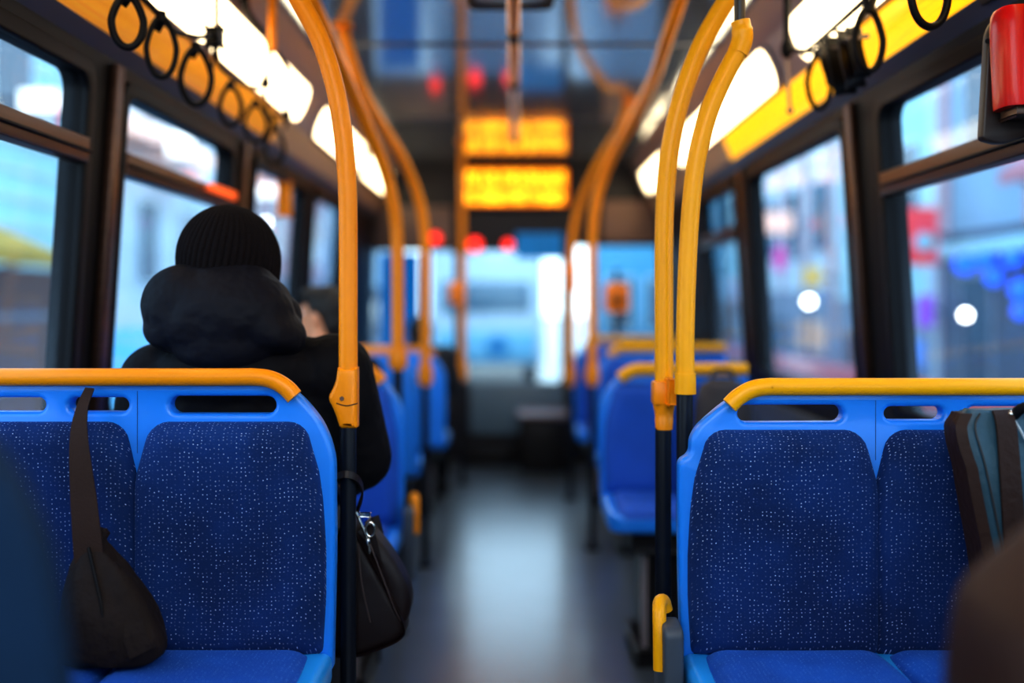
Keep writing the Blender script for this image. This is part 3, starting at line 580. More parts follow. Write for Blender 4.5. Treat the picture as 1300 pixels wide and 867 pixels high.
obj('hanger_rod', rod(V(-.975, 2.0, EYE+.85), V(-.975, 2.0, EYE+1.15), .0095), M['greyrod'], rl)
obj('hanger_joint', merge(box(P(266, 60, 3.23), P(279, 34, 3.19), .012), rod(P(272, 58, 3.21), P(269, 97, 3.21), .005, 10)), M['rubber'], rl)
obj('hanger_arm', tube([P(310, -2, 3.58), P(313, 12, 3.64), P(322, 28, 3.7), P(335, 44, 3.76), P(341, 61, 3.8), P(341, 82, 3.84), P(337, 104, 3.84)], [.016, .013, .010, .010], 6, 12), M['rubber'], rl)
obj('hanger_joint', sphere(P(337, 105, 3.84), (.02, .02, .028)), M['rubber'], rl)
hp = obj('hanger_post', rod(P(346, 66, 3.7), V(P(346, 0, 3.7).x, 3.7, CEIL-.001), .0165), M['yellow'], rl, 'yellow hanger post')
obj('hanger_arm', tube([P(348, 62, 3.72), P(360, 80, 3.78), P(367, 98, 3.86), P(368, 112, 3.9), P(367, 130, 3.96), P(364, 146, 4.0)], .0075, 6, 12), M['rubber'], rl)
obj('hanger_joint', merge(sphere(P(364, 146, 4.0), (.018, .018, .026)), rod(P(364, 146, 4.0), P(362, 164, 4.0), .006, 10)), M['rubber'], rl)
yt = empty('pull_tab', P(361, 276, 4.75), 'yellow plastic tab hanging in front of the third left window', 'pull tab')
obj('tab', box(P(355, 275, 4.77), P(367, 232, 4.73), .012, 3), M['yellow'], yt)
obj('tab_cord', tube([P(361, 236, 4.75), P(358, 215, 4.75), P(352, 196, 4.72)], .006, 4, 10), M['rubber'], yt)
# right side
right_r = [(1040, 103, 33, 70), (1103, 50, 40, 80), (1180, -8, 52, 84)]
rings(right_r, .95, 1, GR, ['black loop beside the bunched straps above the right windows', 'slim black oval loop between the bunched straps and the red box', 'black loop cut by the top edge, nearest the red box'], lambda c, k: V(.968, c.y+.01, EYE+.826))
rr = empty('strap_rail', (.97, 3.0, EYE+.84), 'short black strap rail with a dark hanger rod above the right windows', 'strap rail')
obj('rail_bar', tube([V(.968, 1.9, EYE+.85), V(.968, 2.4, EYE+.845), V(.968, 3.1, EYE+.838), V(.955, 3.3, EYE+.83)], .009, 4, 12), M['rubber'], rr)
obj('hanger_rod', rod(P(999, 62, 3.31), V(P(999, 0, 3.31).x, 3.31, CEIL-.001), .0125), M['rubber'], rr)
obj('hanger_rod', rod(V(.968, 2.0, EYE+.85), V(.968, 2.0, EYE+1.165), .0095), M['rubber'], rr)
obj('hanger_joint', merge(sphere(P(999, 62, 3.31), (.022, .022, .034)), rod(P(999, 62, 3.31), P(1040, 67, 3.29), .0085, 10)), M['rubber'], rr)
pc = obj('pull_cord', rod(P(999, 76, 3.31), P(1003, 140, 3.31), .0055, 10), M['greyrod'], rr); obj('cord_ball', sphere(P(1003, 141, 3.31), .011), M['greyrod'], pc)
bs = empty('folded_straps', (.97, 2.95, EYE+.70), 'bunch of folded black straps hung on the right strap rail', 'straps')
for k, (px, py0, py1, wd) in enumerate(((1050, 60, 100, .060), (1062, 52, 112, .070), (1075, 44, 104, .062), (1084, 40, 92, .045))):
    y = F*.955/(px-VX); t = P(px, py0, y); b = P(px+5, py1, y); m = t.lerp(b, .5)
    obj('hanging_strap', ribbon([t+V(0, .01, .012), t+V(-.006, -.02, -.01), m+V(-.012, -.035, 0), b+V(0, -.03, 0), b+V(.012, -.005, -.006), m+V(.012, .02, 0), t+V(.004, .02, .0)], [wd, wd*.9], (.95, .3, .12), .007), M['rubber' if k % 2 else 'leather'], bs)
    obj('strap_buckle', ribbon([t+V(-.03, -.034, -.03), t+V(.03, -.034, -.022)], [.012, .012], (0, 0, 1), .006, 2), M['greyrod'], bs)
# red box on the right
rb = empty('alarm_box', (1.15, 2.2, EYE+.38), 'glossy red box on a dark bracket at the top of the near right window', 'alarm box')
dd = 2.2
def rx(px, py): q = P(px, py, dd); return q
prof = []
for zz, sh in ((138, .985), (134, 1), (120, 1), (75, 1), (35, .99), (18, .95), (12, .88)):
    ring = []; cx = P(1306, zz, dd).x; hw = (P(1306, 0, dd).x-P(1262+(zz-40)*.05, 0, dd).x)*sh
    for k in range(28):
        a = 2*math.pi*k/28; ca, sa = math.cos(a), math.sin(a)
        ring.append(V(cx+hw*math.copysign(abs(ca)**.5, ca), dd+.05*sh*math.copysign(abs(sa)**.55, sa), P(0, zz, dd).z))
    prof.append(ring)
obj('box_cover', loft(prof), M['red'], rb)
q = [(1243, 178, .01), (1251, 40, .02), (1262, 22, .02), (1345, 10, .01), (1345, 160, .01), (1268, 185, .02)]
obj('bracket', plate(rnd([(P(a, b, dd+.07).x, P(a, b, dd+.07).z, r) for a, b, r in q]), (), .03, .006, lambda u, v, w: V(u, dd+.055+w, v)), mat('dark_bracket', (.035, .022, .02), .4, noise=.2), rb)
obj('box_foot', box(P(1272, 152, dd+.03), P(1335, 134, dd-.03), .006), M['brown_metal'], rb)
for a, b in ((1254, 52), (1267, 140)):
    obj('bracket_screw', rod(P(a, b, dd+.06), P(a, b, dd+.045), .006, 10), M['rubber'], rb)
pl = empty('cove_plaque', (1.13, 2.3, EYE+.80), 'small dark plaque with a white mark near the top right corner', 'plaque')
a0 = V(1.149, 0, EYE+.765); b0 = V(1.108, 0, EYE+.865); dv = (b0-a0).normalized(); nv = V(-abs(dv.z), 0, -abs(dv.x))
tp = lambda u, v, w: a0+dv*v+V(0, u, 0)+nv*w
obj('plate', plate(rrect(2.14, 2.46, -.03, .07, .008), (), .012, .002, tp), M['plaque'], pl)
obj('plaque_mark', plate(rrect(2.36, 2.40, .0, .03, .004), [rrect(2.37, 2.39, .008, .022, .003)], .003, .0005, lambda u, v, w: tp(u, v, w+.012)), M['pipe'], pl)
# ------------------------------------------------------------------ people
def person(label, cx, y, zs, jacket, hat=None, hood=False, turn=0, sc=1.0, trousers='trouser', detail=True, head_dx=0, head_z=None, lean=0):
    """seated, facing +Y; cx body centre, y torso centre, zs seat height"""
    o = empty('person', (cx, y, 0), label, 'person')
    def q(x, yy, z): return V(cx+x*sc, y+yy*sc, zs+(z)*sc)
    hz = .80 if head_z is None else (head_z-zs)/sc
    hx = head_dx
    R = lambda *r: tuple(a*sc for a in r)
    cs, sn = math.cos(turn), math.sin(turn)
    def hq(x, yy, z): # head local (facing +y), turned about z
        return q(hx+x*cs-yy*sn, .02+x*sn+yy*cs, hz+z)
    body = [('e', hq(0, -.01, .02), R(.078, .095, .10), (0, 0, turn)), ('e', hq(0, .03, -.055), R(.058, .062, .065), (0, 0, turn)), ('e', hq(0, .058, -.10), R(.03, .03, .025)),
            ('c', hq(0, .085, .02), hq(0, .115, -.035), .012*sc, .017*sc), ('e', hq(.078, -.005, -.01), R(.016, .024, .034), (0, 0, turn)), ('e', hq(-.078, -.005, -.01), R(.016, .024, .034), (0, 0, turn)),
            ('e', hq(0, .088, -.066), R(.026, .014, .008), (0, 0, turn)), ('e', hq(0, .085, -.08), R(.022, .014, .009), (0, 0, turn)),
            ('e', hq(.03, .078, .035), R(.024, .012, .008), (0, 0, turn)), ('e', hq(-.03, .078, .035), R(.024, .012, .008), (0, 0, turn)),
            ('c', q(hx, -.01, hz-.05), q(.0, -.02, .56), .052*sc, .06*sc),
            ('e', q(0, -.01, .42), R(.17, .10, .17)), ('e', q(0, 0, .2), R(.155, .11, .16)), ('e', q(0, .02, .09), R(.16, .12, .085))]
    hands = []
    for sgn in (-1, 1):
        sh = q(sgn*.185, -.01, .52); el = q(sgn*.25, .05, .28); wr = q(sgn*.13, .30, .205)
        body += [('c', sh, el, .05*sc, .042*sc), ('c', el, wr, .04*sc, .028*sc)]
        hip = q(sgn*.09, .04, .085); kn = q(sgn*.12, .47, .095); an = V(kn.x, kn.y+.03, .09)
        body += [('c', hip, kn, .078*sc, .056*sc), ('c', kn, an, .052*sc, .036*sc), ('c', an+V(0, -.02, -.035), an+V(0, .13, -.055), .034*sc, .028*sc)]
        pm = wr+V(-sgn*.02, .06, -.018)*sc
        body += [('c', wr, pm, .026*sc, .030*sc), ('e', pm, R(.038, .045, .017))]
        for k in range(4):
            a = pm+V((k-1.5)*.019, .03, .004)*sc; ln = (.052, .06, .056, .042)[k if sgn > 0 else 3-k]
            b = a+V((k-1.5)*.003, ln*.6, -.004)*sc; c = b+V(0, ln*.5, -.02)*sc
            body += [('c', a, b, .0088*sc, .0085*sc), ('c', b, c, .0085*sc, .0075*sc)]
        t0 = pm+V(-sgn*.03, -.02, 0)*sc; t1 = t0+V(-sgn*.022, .032, -.002)*sc; t2 = t1+V(-sgn*.006, .028, -.008)*sc
        body += [('c', t0, t1, .0105*sc, .0095*sc), ('c', t1, t2, .0095*sc, .008*sc)]
    bo = obj('body', blob(body, .0075, 3), M['skin'], o)
    for sgn in (-1, 1):
        obj('eye', sphere(hq(sgn*.031, .075, .015), R(.013, .010, .009), 2), M['whitepaint'], bo)
    return o, q, hq, R, hz
def trousers(o, q, R, sc, m):
    p = [('e', q(0, .02, .10), R(.185, .15, .10))]
    for sgn in (-1, 1):
        hip = q(sgn*.09, .04, .092); kn = q(sgn*.12, .47, .10); an = V(kn.x, kn.y+.03, .13)
        p += [('c', hip, kn, .09*sc, .07*sc), ('c', kn, an, .067*sc, .055*sc)]
    obj('trousers', blob(p, .012, 6), m, o)
    for sgn in (-1, 1):
        kn = q(sgn*.12, .47, .1); a = V(kn.x, kn.y+.03, .05)
        obj('shoe', blob([('e', a+V(0, -.03, .02), (.05, .06, .055)), ('e', a+V(0, .07, 0), (.05, .11, .045)), ('e', a+V(0, .02, -.03), (.05, .14, .022))], .01, 3), M['rubber'], o)
# the person in the beanie
o, q, hq, R, hz = person('person in black hooded parka and ribbed knitted hat seen from behind', -.685, 2.43, .605, 'parka', head_dx=0, head_z=1.40)
trousers(o, q, R, 1, M['trouser'])
B = [('e', V(-.662, 2.455, 1.00), (.255, .165, .26)), ('e', V(-.645, 2.44, 1.150), (.265, .125, .105)), ('e', V(-.675, 2.46, .79), (.20, .175, .17)), ('e', V(-.665, 2.385, 1.15), (.2, .11, .10))]
for sh, el, wr in ((V(-.445, 2.43, 1.150), V(-.398, 2.50, .935), V(-.55, 2.70, .80)), (V(-.868, 2.43, 1.128), V(-.93, 2.47, .90), V(-.81, 2.70, .80))):
    B += [('c', sh, el, .098, .088), ('c', el, wr, .085, .062)]
obj('parka', blob(B, .011, 6), M['parka'], o)
obj('hood', blob([('e', V(-.69, 2.335, 1.295), (.172, .105, .112)), ('e', V(-.775, 2.345, 1.315), (.105, .10, .10)), ('e', V(-.80, 2.36, 1.26), (.08, .09, .06)), ('e', V(-.59, 2.35, 1.268), (.105, .10, .062), (0, .5, 0)), ('e', V(-.64, 2.35, 1.32), (.11, .10, .08)), ('e', V(-.68, 2.34, 1.225), (.13, .095, .075)),
    ('e', V(-.685, 2.36, 1.355), (.125, .085, .07)), ('c', V(-.80, 2.40, 1.31), V(-.79, 2.50, 1.27), .06, .045), ('c', V(-.57, 2.40, 1.29), V(-.58, 2.50, 1.25), .055, .045)], .009, 5), M['hoodm'], o)
rings_b = []; NB = 288
for j in range(34):
    t = j/33; zz = 1.345+.215*t
    if t < .38: rr_ = .112+.010*math.sin(t/.38*math.pi/2)
    else: rr_ = .122*math.sqrt(max(0, 1-((t-.38)/.625)**2))
    ring = []
    for k in range(NB):
        a = 2*math.pi*k/NB; tw = a+.35*t
        rb_ = 1+.034*(abs(math.cos(a*24))**.8-.5)*min(1, (1-t)*6)
        ring.append(V(-.70+rr_*rb_*math.cos(tw)-.004*t, 2.435+rr_*1.10*rb_*math.sin(tw), zz))
    rings_b.append(ring)
obj('knitted_hat', loft(rings_b, ang=60), M['knit'], o, 'dark ribbed knitted hat')
def jacket(o, q, R, sc, m):
    B = [('e', q(0, 0, .40), R(.21, .14, .20)), ('e', q(0, 0, .52), R(.2, .10, .07)), ('e', q(0, .02, .18), R(.195, .15, .17))]
    for sgn in (-1, 1): B += [('c', q(sgn*.19, -.01, .51), q(sgn*.25, .05, .28), .072*sc, .062*sc), ('c', q(sgn*.25, .05, .28), q(sgn*.14, .28, .21), .06*sc, .046*sc)]
    B += [('c', q(0, 0, .58), q(0, 0, .61), .08*sc, .075*sc)]
    obj('jacket', blob(B, .012, 6), m, o)
def hairdo(o, hq, R, turn):
    obj('hair', blob([('e', hq(0, -.03, .035), R(.092, .098, .10), (0, 0, turn)), ('e', hq(0, -.06, -.02), R(.082, .06, .09), (0, 0, turn)), ('e', hq(0, .03, .085), R(.075, .07, .045), (0, 0, turn))], .008, 4), M['hair'], o)
for lb, cx, y, zs, turn, sc, hzv, jm in (('dark-haired passenger looking out of the left windows, beyond the hatted person', -.805, 4.12, .535, 1.35, .98, 1.265, 'navy_cloth'), ('distant dark-haired passenger in the farthest left seat', -.62, 6.42, .528, .15, .9, 1.12, 'trouser')):
    o, q, hq, R, hz = person(lb, cx, y, zs, None, turn=turn, sc=sc, head_z=hzv)
    trousers(o, q, R, sc, M['navy_cloth']); jacket(o, q, R, sc, M[jm]); hairdo(o, hq, R, turn)
# ------------------------------------------------------------------ bags
def srings(spec, n=40, p=.7, folds=0, fn=5, ph=0):
    out = []
    for i, (z, cx, cy, hx, hy) in enumerate(spec):
        ring = []
        for k in range(n):
            a = 2*math.pi*k/n; ca, sa = math.cos(a), math.sin(a)
            f = 1+folds*(i/len(spec))*math.cos(fn*a+ph+i*.25)
            ring.append(V(cx+hx*f*math.copysign(abs(ca)**p, ca), cy+hy*f*math.copysign(abs(sa)**p, sa), z+.004*math.sin(3*a+i)*(1 if 0 < i < len(spec)-1 else 0)))
        out.append(ring)
    return out
def resamp(spec, n=26):
    v = [Vector((*s_[:3],)) for s_ in spec]; w = [Vector((s_[3], s_[4], 0)) for s_ in spec]; k = max(1, n//(len(spec)-1))
    out = []
    for j, (a, b) in enumerate(zip(smooth_path(v, k), smooth_path(w, k))):
        i = min(j//k, len(spec)-2); t = (j-i*k)/k
        out.append((spec[i][0]+(spec[i+1][0]-spec[i][0])*t, a.y, a.z, max(b.x, .004), max(b.y, .004)))
    return out
bg = empty('drawstring_bag', (-.79, 1.945, .61), 'dark brown drawstring bag standing on the front left seat, strap up to its rail', 'bag')
sp = [(.623, -.79, 1.945, .085, .045), (.631, -.79, 1.945, .100, .055), (.66, -.785, 1.945, .102, .062), (.71, -.793, 1.95, .090, .060), (.76, -.81, 1.96, .072, .050), (.80, -.826, 1.975, .052, .038), (.83, -.84, 1.985, .030, .022), (.845, -.846, 1.99, .024, .016), (.862, -.85, 1.995, .032, .018), (.868, -.85, 1.995, .026, .012)]
obj('bag_body', loft(srings(resamp(sp), 48, .75, .13, 5, .6), ang=60), M['bag_brown'], bg)
obj('shoulder_strap', ribbon([V(-.835, 1.955, .775), V(-.845, 1.965, .84), V(-.862, 1.985, .93), V(-.880, 2.005, 1.04), V(-.888, 2.035, 1.10), V(-.886, 2.07, 1.143)], [.052, .055, .05, .036, .024, .018], (1, .1, 0), .004, 8), M['strap_brown'], bg)
obj('drawstring', tube([V(-.842, 1.962, .838), V(-.82, 1.935, .80), V(-.795, 1.905, .755), V(-.783, 1.893, .71), V(-.772, 1.889, .672)], .0035, 6, 8), M['rubber'], bg)
obj('side_patch', ribbon([V(-.73, 1.905, .715), V(-.725, 1.893, .69), V(-.71, 1.892, .655)], [.03, .05], (1, .3, 0), .004), M['bag_brown'], bg)
# right seat tote
tg = empty('satchel', (1.02, 1.95, .61), 'steel-blue satchel with dark brown edge and strap, standing on the front right seat', 'bag')
sp = [(.620, 1.06, 1.95, .115, .03), (.636, 1.06, 1.95, .130, .040), (.83, 1.05, 1.955, .143, .040), (1.0, 1.038, 1.965, .158, .036), (1.075, 1.03, 1.972, .165, .030), (1.104, 1.034, 1.975, .155, .024), (1.110, 1.034, 1.975, .14, .018)]
obj('satchel_body', loft(srings(resamp(sp), 40, .38), ang=45), M['steelbag'], tg)
for wv, mm in ((.003, 'brown_leather'),):
    obj('edge_gusset', loft([[V(cx-hx-.006+dx, cy+dy, z) for dx, dy in ((0, -hy*.9), (.020, -hy-.003), (.022, -hy+.004), (.022, hy), (0, hy*.9))] for z, cx, cy, hx, hy in resamp(sp[1:6], 20)]), M['brown_leather'], tg)
obj('edge_piping', tube([V(cx-hx+.030, cy-hy-.002, z) for z, cx, cy, hx, hy in sp[1:6]], .0022, 4, 8), M['plaque'], tg)
obj('front_strap', ribbon([V(.950, 1.95, 1.110), V(.952, 1.933, 1.08), V(.955, 1.918, .95), V(.962, 1.908, .78), V(.97, 1.906, .66)], [.036, .045], (1, 0, 0), .006), M['brown_leather'], tg)
obj('pale_piping', tube([V(.968, 1.945, 1.10), V(.98, 1.936, 1.075), V(1.005, 1.93, 1.02), V(1.03, 1.922, .93)], .0025, 5, 8), M['pipe'], tg)
obj('strap_ring', sphere(V(.967, 1.945, 1.104), .0075, 2), M['silver'], tg)
obj('carry_handle', tube([V(.975, 1.95, 1.10), V(.985, 1.93, 1.118), V(1.03, 1.925, 1.12), V(1.09, 1.93, 1.115), V(1.10, 1.94, 1.09)], .010, 6, 10), M['navy_cloth'], tg)
# handbag on the aisle side
hb = empty('handbag', (-.38, 2.34, .50), 'dark leather handbag with silver zip ring, hung on the pole beside the hatted person', 'handbag')
def tri(yc, sc_, off=0):
    A = V(-.392, yc, .838); Bp = V(-.248, yc, .574); Bq = V(-.262, yc, .545); Cc = V(-.385, yc, .497); Dd = V(-.485, yc, .53); E = V(-.485, yc, .60)
    cen = V(-.375, yc, .62); pts = rnd([((p-cen).x*sc_+cen.x, (p-cen).z*sc_+cen.z, r) for p, r in ((A, .03), (Bp, .05), (Bq, .03), (Cc, .05), (Dd, .04), (E, .06))])
    return [V(p.x+off, yc, p.y) for p in pts]
obj('bag_body', loft([tri(2.287, .80), tri(2.290, .93), tri(2.299, .985), tri(2.281, 1.0), tri(2.345, 1.01), tri(2.372, 1.0), tri(2.392, .96), tri(2.398, .8)], ang=50), M['leather'], hb)
fq = rnd([(P(a, b, 2.33).x, P(a, b, 2.33).z, r) for a, b, r in ((464, 662, .004), (490, 692, .03), (508, 720, .04), (523, 750, .04), (522, 780, .03), (511, 794, .01), (498, 780, .03), (480, 730, .03))])
obj('side_flap', plate(fq, (), .10, .022, lambda u, v, w: V(u, 2.30+w, v), 4), M['leather'], hb)
for pts in ([P(462, 670, 2.285), P(480, 718, 2.282), P(500, 770, 2.285), P(509, 788, 2.29)], [P(455, 690, 2.29), P(459, 740, 2.282), P(470, 790, 2.285)]):
    obj('seam', tube(pts, .0022, 5, 8), mat('seam_thread', (.05, .03, .03), .6), hb)
obj('zip_track', tube([P(452, 650, 2.28), P(464, 678, 2.281), P(470, 700, 2.282)], .0035, 5, 8), M['silver'], hb)
zr_ = P(470, 672, 2.276); zp = []
for k in range(16): a = 2*math.pi*k/16; zp.append(zr_+V(.010*math.cos(a), 0, .016*math.sin(a)))
rg = obj('zip_ring', tube(zp, .0026, 3, 8, closed=True), M['silver'], hb)
obj('zip_pull', merge(sphere(P(467, 688, 2.275), (.006, .005, .01), 2), rod(P(467, 690, 2.275), P(469, 703, 2.275), .003, 8), box(P(457, 656, 2.278), P(470, 651, 2.272), .002)), M['silver'], rg)
obj('carry_strap', ribbon([V(-.372, 2.32, .830), V(-.352, 2.285, .885), V(-.355, 2.235, .925), V(-.379, 2.212, .94), V(-.404, 2.235, .925), V(-.406, 2.285, .885), V(-.394, 2.32, .830)], [.016, .016], (0, .4, 1), .004), M['leather'], hb)
# rucksack on the right seat further along
def rucksack(name, label, c, w, dpt, h, m, m2):
    o = empty(name, c, label, 'rucksack'); x, y, z = c
    sp = [(z, x, y, w*.42, dpt*.4), (z+.01, x, y, w*.5, dpt*.5), (z+h*.5, x, y, w*.5, dpt*.52), (z+h*.8, x, y, w*.47, dpt*.45), (z+h*.95, x, y, w*.36, dpt*.33), (z+h, x, y, w*.2, dpt*.15)]
    obj('rucksack_body', loft(srings(resamp(sp), 36, .55), ang=60), m, o)
    obj('front_pocket', loft(srings(resamp([(z+h*.08, x, y-dpt*.48, w*.28, dpt*.1), (z+h*.12, x, y-dpt*.5, w*.36, dpt*.18), (z+h*.4, x, y-dpt*.5, w*.36, dpt*.18), (z+h*.5, x, y-dpt*.48, w*.28, dpt*.1)]), 30, .5), ang=60), m2, o)
    obj('top_handle', tube([V(x-.04, y, z+h*.97), V(x-.03, y, z+h+.03), V(x+.03, y, z+h+.03), V(x+.04, y, z+h*.97)], .008, 6, 10), m2, o)
    return o
rucksack('rucksack', 'dark grey-brown rucksack sitting on the bright blue right seat', (.795, 3.83, .60), .22, .17, .43, mat('grey_brown_canvas', (.05, .04, .045), .7, noise=.3), mat('darker_canvas', (.035, .03, .035), .7))
# foreground right rucksack with brown leather edge
fr = empty('leather_rucksack', (.69, 1.02, .60), 'blurred dark brown leather rucksack, closest on the right', 'rucksack')
sp = [(.602, .69, 1.02, .20, .12), (.61, .69, 1.02, .225, .14), (.85, .695, 1.02, .235, .15), (1.0, .70, 1.02, .225, .14), (1.08, .72, 1.02, .18, .11), (1.12, .73, 1.02, .12, .06), (1.125, .73, 1.02, .09, .04)]
obj('rucksack_body', loft(srings(resamp(sp), 40, .6), ang=60), M['brown_leather'], fr)
obj('front_panel', loft([[V(cx-hx*1.02+dx, cy+dy*hy, z+dz_) for dx, dy, dz_ in ((.06, -.80, 0), (.075, -1.10, .0), (.30, -1.10, 0), (.30, -.6, 0), (.08, -.5, 0))] for z, cx, cy, hx, hy in resamp(sp[1:6], 20)]), M['navy_cloth'], fr, 'blue-black front panel')
obj('top_strap', ribbon([V(.64, .925, 1.0), V(.655, .94, 1.09), V(.68, .98, 1.145), V(.70, 1.06, 1.13)], [.05, .05], (1, .2, 0), .008), M['brown_leather'], fr)
# ------------------------------------------------------------------ outside
RZ = -.35
struct('ground_street', box((-60, -40, RZ-.1), (60, 140, RZ), 0), M['road'])
for s, nm in ((-1, 'left'), (1, 'right')):
    struct('pavement_'+nm, box((s*4.2, -20, RZ), (s*5.6, 60, RZ+.14), .02), M['f_grey'])
def building(label, s, X, y0, y1, h, wallm, base_h=0, basem=None, winm='f_glass', cols=3, z_first=3.4, rowh=2.6, ww=.9, wh=1.4, eave=True, siding=False, pil=None):
    o = empty('street_building', (s*(X+2), (y0+y1)/2, RZ), label, 'building')
    xa, xb = s*X, s*(X+4)
    obj('facade', box((xa, y0, RZ), (xb, y1, h), .02), M[wallm], o)
    if base_h: obj('shopfront', box((xa-s*.06, y0+.1, RZ), (xa+s*.05, y1-.1, base_h), .02), M[basem], o)
    if base_h:
        nb = max(2, int((y1-y0)/2.4)); hb_ = base_h-.55
        for k in range(nb):
            yc = y0+(y1-y0)*(k+.5)/nb; dr = k % 3 == 1
            w = obj('shop_door' if dr else 'display_window', box((xa-s*.09, yc-.95+.45*dr, RZ+(.15 if dr else .6)), (xa-s*.05, yc+.95-.45*dr, hb_), .01), M['f_grey'], o)
            obj('pane', box((xa-s*.10, yc-.87+.45*dr, RZ+(.3 if dr else .68)), (xa-s*.08, yc+.87-.45*dr, hb_-.08), 0), M[('lit_pane', 'f_glass', 'blue_pane', 'f_brown')[(k+cols) % 4] if basem != 'f_dark' else 'f_glass'], w)
    z = z_first
    while z+wh < h:
        for k in range(cols):
            yc = y0+(y1-y0)*(k+.5)/cols
            w = obj('window', box((xa-s*.03, yc-ww/2-.07, z-.07), (xa+s*.02, yc+ww/2+.07, z+wh+.07), .01), M['f_white'], o)
            obj('pane', box((xa-s*.04, yc-ww/2, z), (xa-s*.02, yc+ww/2, z+wh), 0), M[winm], w)
        z += rowh
    if siding:
        ms = [box((xa-s*.02, y0, RZ+.5+k*.35), (xa+s*.01, y1, RZ+.56+k*.35), .005) for k in range(int((h-RZ)/.35)-1)]
        obj('siding_battens', merge(*ms), M['f_white'], o)
    if pil:
        for k in range(cols+1):
            yc = y0+.15+(y1-y0-.3)*k/cols
            obj('pilaster', box((xa-s*.05, yc-.14, RZ), (xa+s*.01, yc+.14, h-.26), .02), M[pil], o)
    if eave: obj('cornice', box((xa-s*.25, y0+.01, h-.25), (xa+s*.2, y1-.01, h), .03), M['f_white'], o)
    return o
building('pale cyan boarded building outside the nearest left window', -1, 6.2, 3, 13.55, 5.6, 'f_cyan', 1.75, 'f_brown', cols=4, z_first=3.6, siding=True)
building('white building with a dark window outside the second left window', -1, 6.2, 13.6, 22, 5.8, 'f_white', 0, None, cols=4, z_first=1.7, rowh=2.5, ww=.8, wh=1.3)
building('pink plastered building far down the left street', -1, 6.2, 22.1, 32, 5.4, 'f_pink', 2, 'f_grey', cols=4, z_first=2.6)
building('blue-grey building at the far end of the left street', -1, 6.2, 32.1, 52, 6.4, 'f_blue', 2, 'f_dark', cols=5, z_first=3)
building('dark blue shopfront building outside the nearest right window', 1, 6.2, 2, 14.5, 5.6, 'f_blue', 2.3, 'f_dark', cols=5, z_first=3.4, pil='f_pink')
building('pale cyan narrow building between two right-hand shops', 1, 6.2, 14.6, 19.2, 6.4, 'f_cyan', 1.4, 'f_grey', cols=2, z_first=2.4, pil='f_white')
building('white building outside the second right window', 1, 6.2, 19.3, 27, 5.8, 'f_white', 1.6, 'f_grey', cols=4, z_first=2.4, pil='f_pink')
building('grey stone building far down the right street', 1, 6.2, 27.2, 52, 6.2, 'f_cyan', 2, 'f_blue', cols=7, z_first=3)
def sign(label, px, py, w, h, X, m, name='street_sign', d=.12, round_=False, cat='shop sign'):
    s = 1 if px > VX else -1; dd = F*X/abs(px-VX); p = P(px, py, dd); k = dd/F; xs = s*X
    o = empty(name, (p.x, p.y, p.z-h*k/2), label, cat)
    hw, hh = w*k/2, h*k/2
    obj('board', box((p.x-hw, p.y-d/2, p.z-hh), (p.x+hw, p.y+d/2, p.z+hh), .4*min(hw, hh) if round_ else .02, 3), M[m], o)
    obj('arm', box((min(p.x, s*6.125), p.y-.03, p.z-.03), (max(p.x, s*6.125), p.y+.03, p.z+.03), .005), M['f_dark'], o)
    return o, p, k
o, p, k = sign('red hanging sign with white disc outside the near right window', 1168, 300, 42, 72, 5.6, 'shop_red')
ds = obj('disc', rod(p+V(.02, -.07, -.08), p+V(.02, -.10, -.08), 12*k, 24), M['whitepaint'], o); obj('dot', rod(p+V(.10, -.10, -.08), p+V(.10, -.12, -.08), 6*k, 20), M['shop_teal'], ds)
sign('orange board over the shops outside the second right window', 983, 283, 46, 26, 5.5, 'shop_peach')
sign('magenta hanging sign outside the second right window', 990, 328, 12, 30, 5.7, 'shop_magenta')
sign('yellow hanging sign above the bright street lamp', 1032, 352, 24, 26, 5.7, 'shop_yellow')
sign('purple hanging sign below the red one outside', 1176, 395, 16, 40, 5.9, 'shop_purple')
sign('white lit board outside the top of the near left window', 50, 128, 46, 26, 5.7, 'shop_white')
sign('red board beside the white lit one outside the near left window', 86, 146, 18, 44, 5.6, 'shop_red')
sign('red board low in the top pane of the second left window', 230, 232, 34, 20, 5.8, 'shop_red')
sign('pale lit board in the top pane of the second left window', 228, 184, 30, 30, 5.0, 'shop_white')
sign('long white lit board in the third left window', 333, 243, 44, 14, 5.5, 'shop_white')
def awning(label, s, X, y0, y1, z, m, dep=.8):
    o = empty('street_awning', (s*X, (y0+y1)/2, z), label, 'awning'); 
    obj('canopy', loft([[V(s*X, y, z+.35), V(s*(X-dep), y, z), V(s*(X-dep), y, z-.16), V(s*(X-dep+.02), y, z-.16), V(s*X, y, z+.30)] for y in (y0, y1)]), M[m], o)
    obj('awning_arm', rod(V(s*X, y0+.05, z-.2), V(s*(X-dep), y0+.05, z-.02), .02), M['f_dark'], o)
    obj('awning_arm', rod(V(s*X, y1-.05, z-.2), V(s*(X-dep), y1-.05, z-.02), .02), M['f_dark'], o)
awning('yellow shop awning outside the nearest left window', -1, 6.11, 9.4, 11.6, 1.90, 'f_ochre')
awning('peach shop awning high outside the second left window', -1, 6.13, 13.9, 18.6, 4.0, 'shop_peach', .5)
awning('pink-red shop awning outside the near right window', 1, 6.12, 9.6, 11.6, 2.85, 'f_pinkred', .5)
one('fascia_beam', box((6.0, 3, 1.95), (6.13, 14.4, 2.15), .02), M['f_cyan'], 'pale beam across the dark shopfront outside on the right', 'beam')
kl = 0
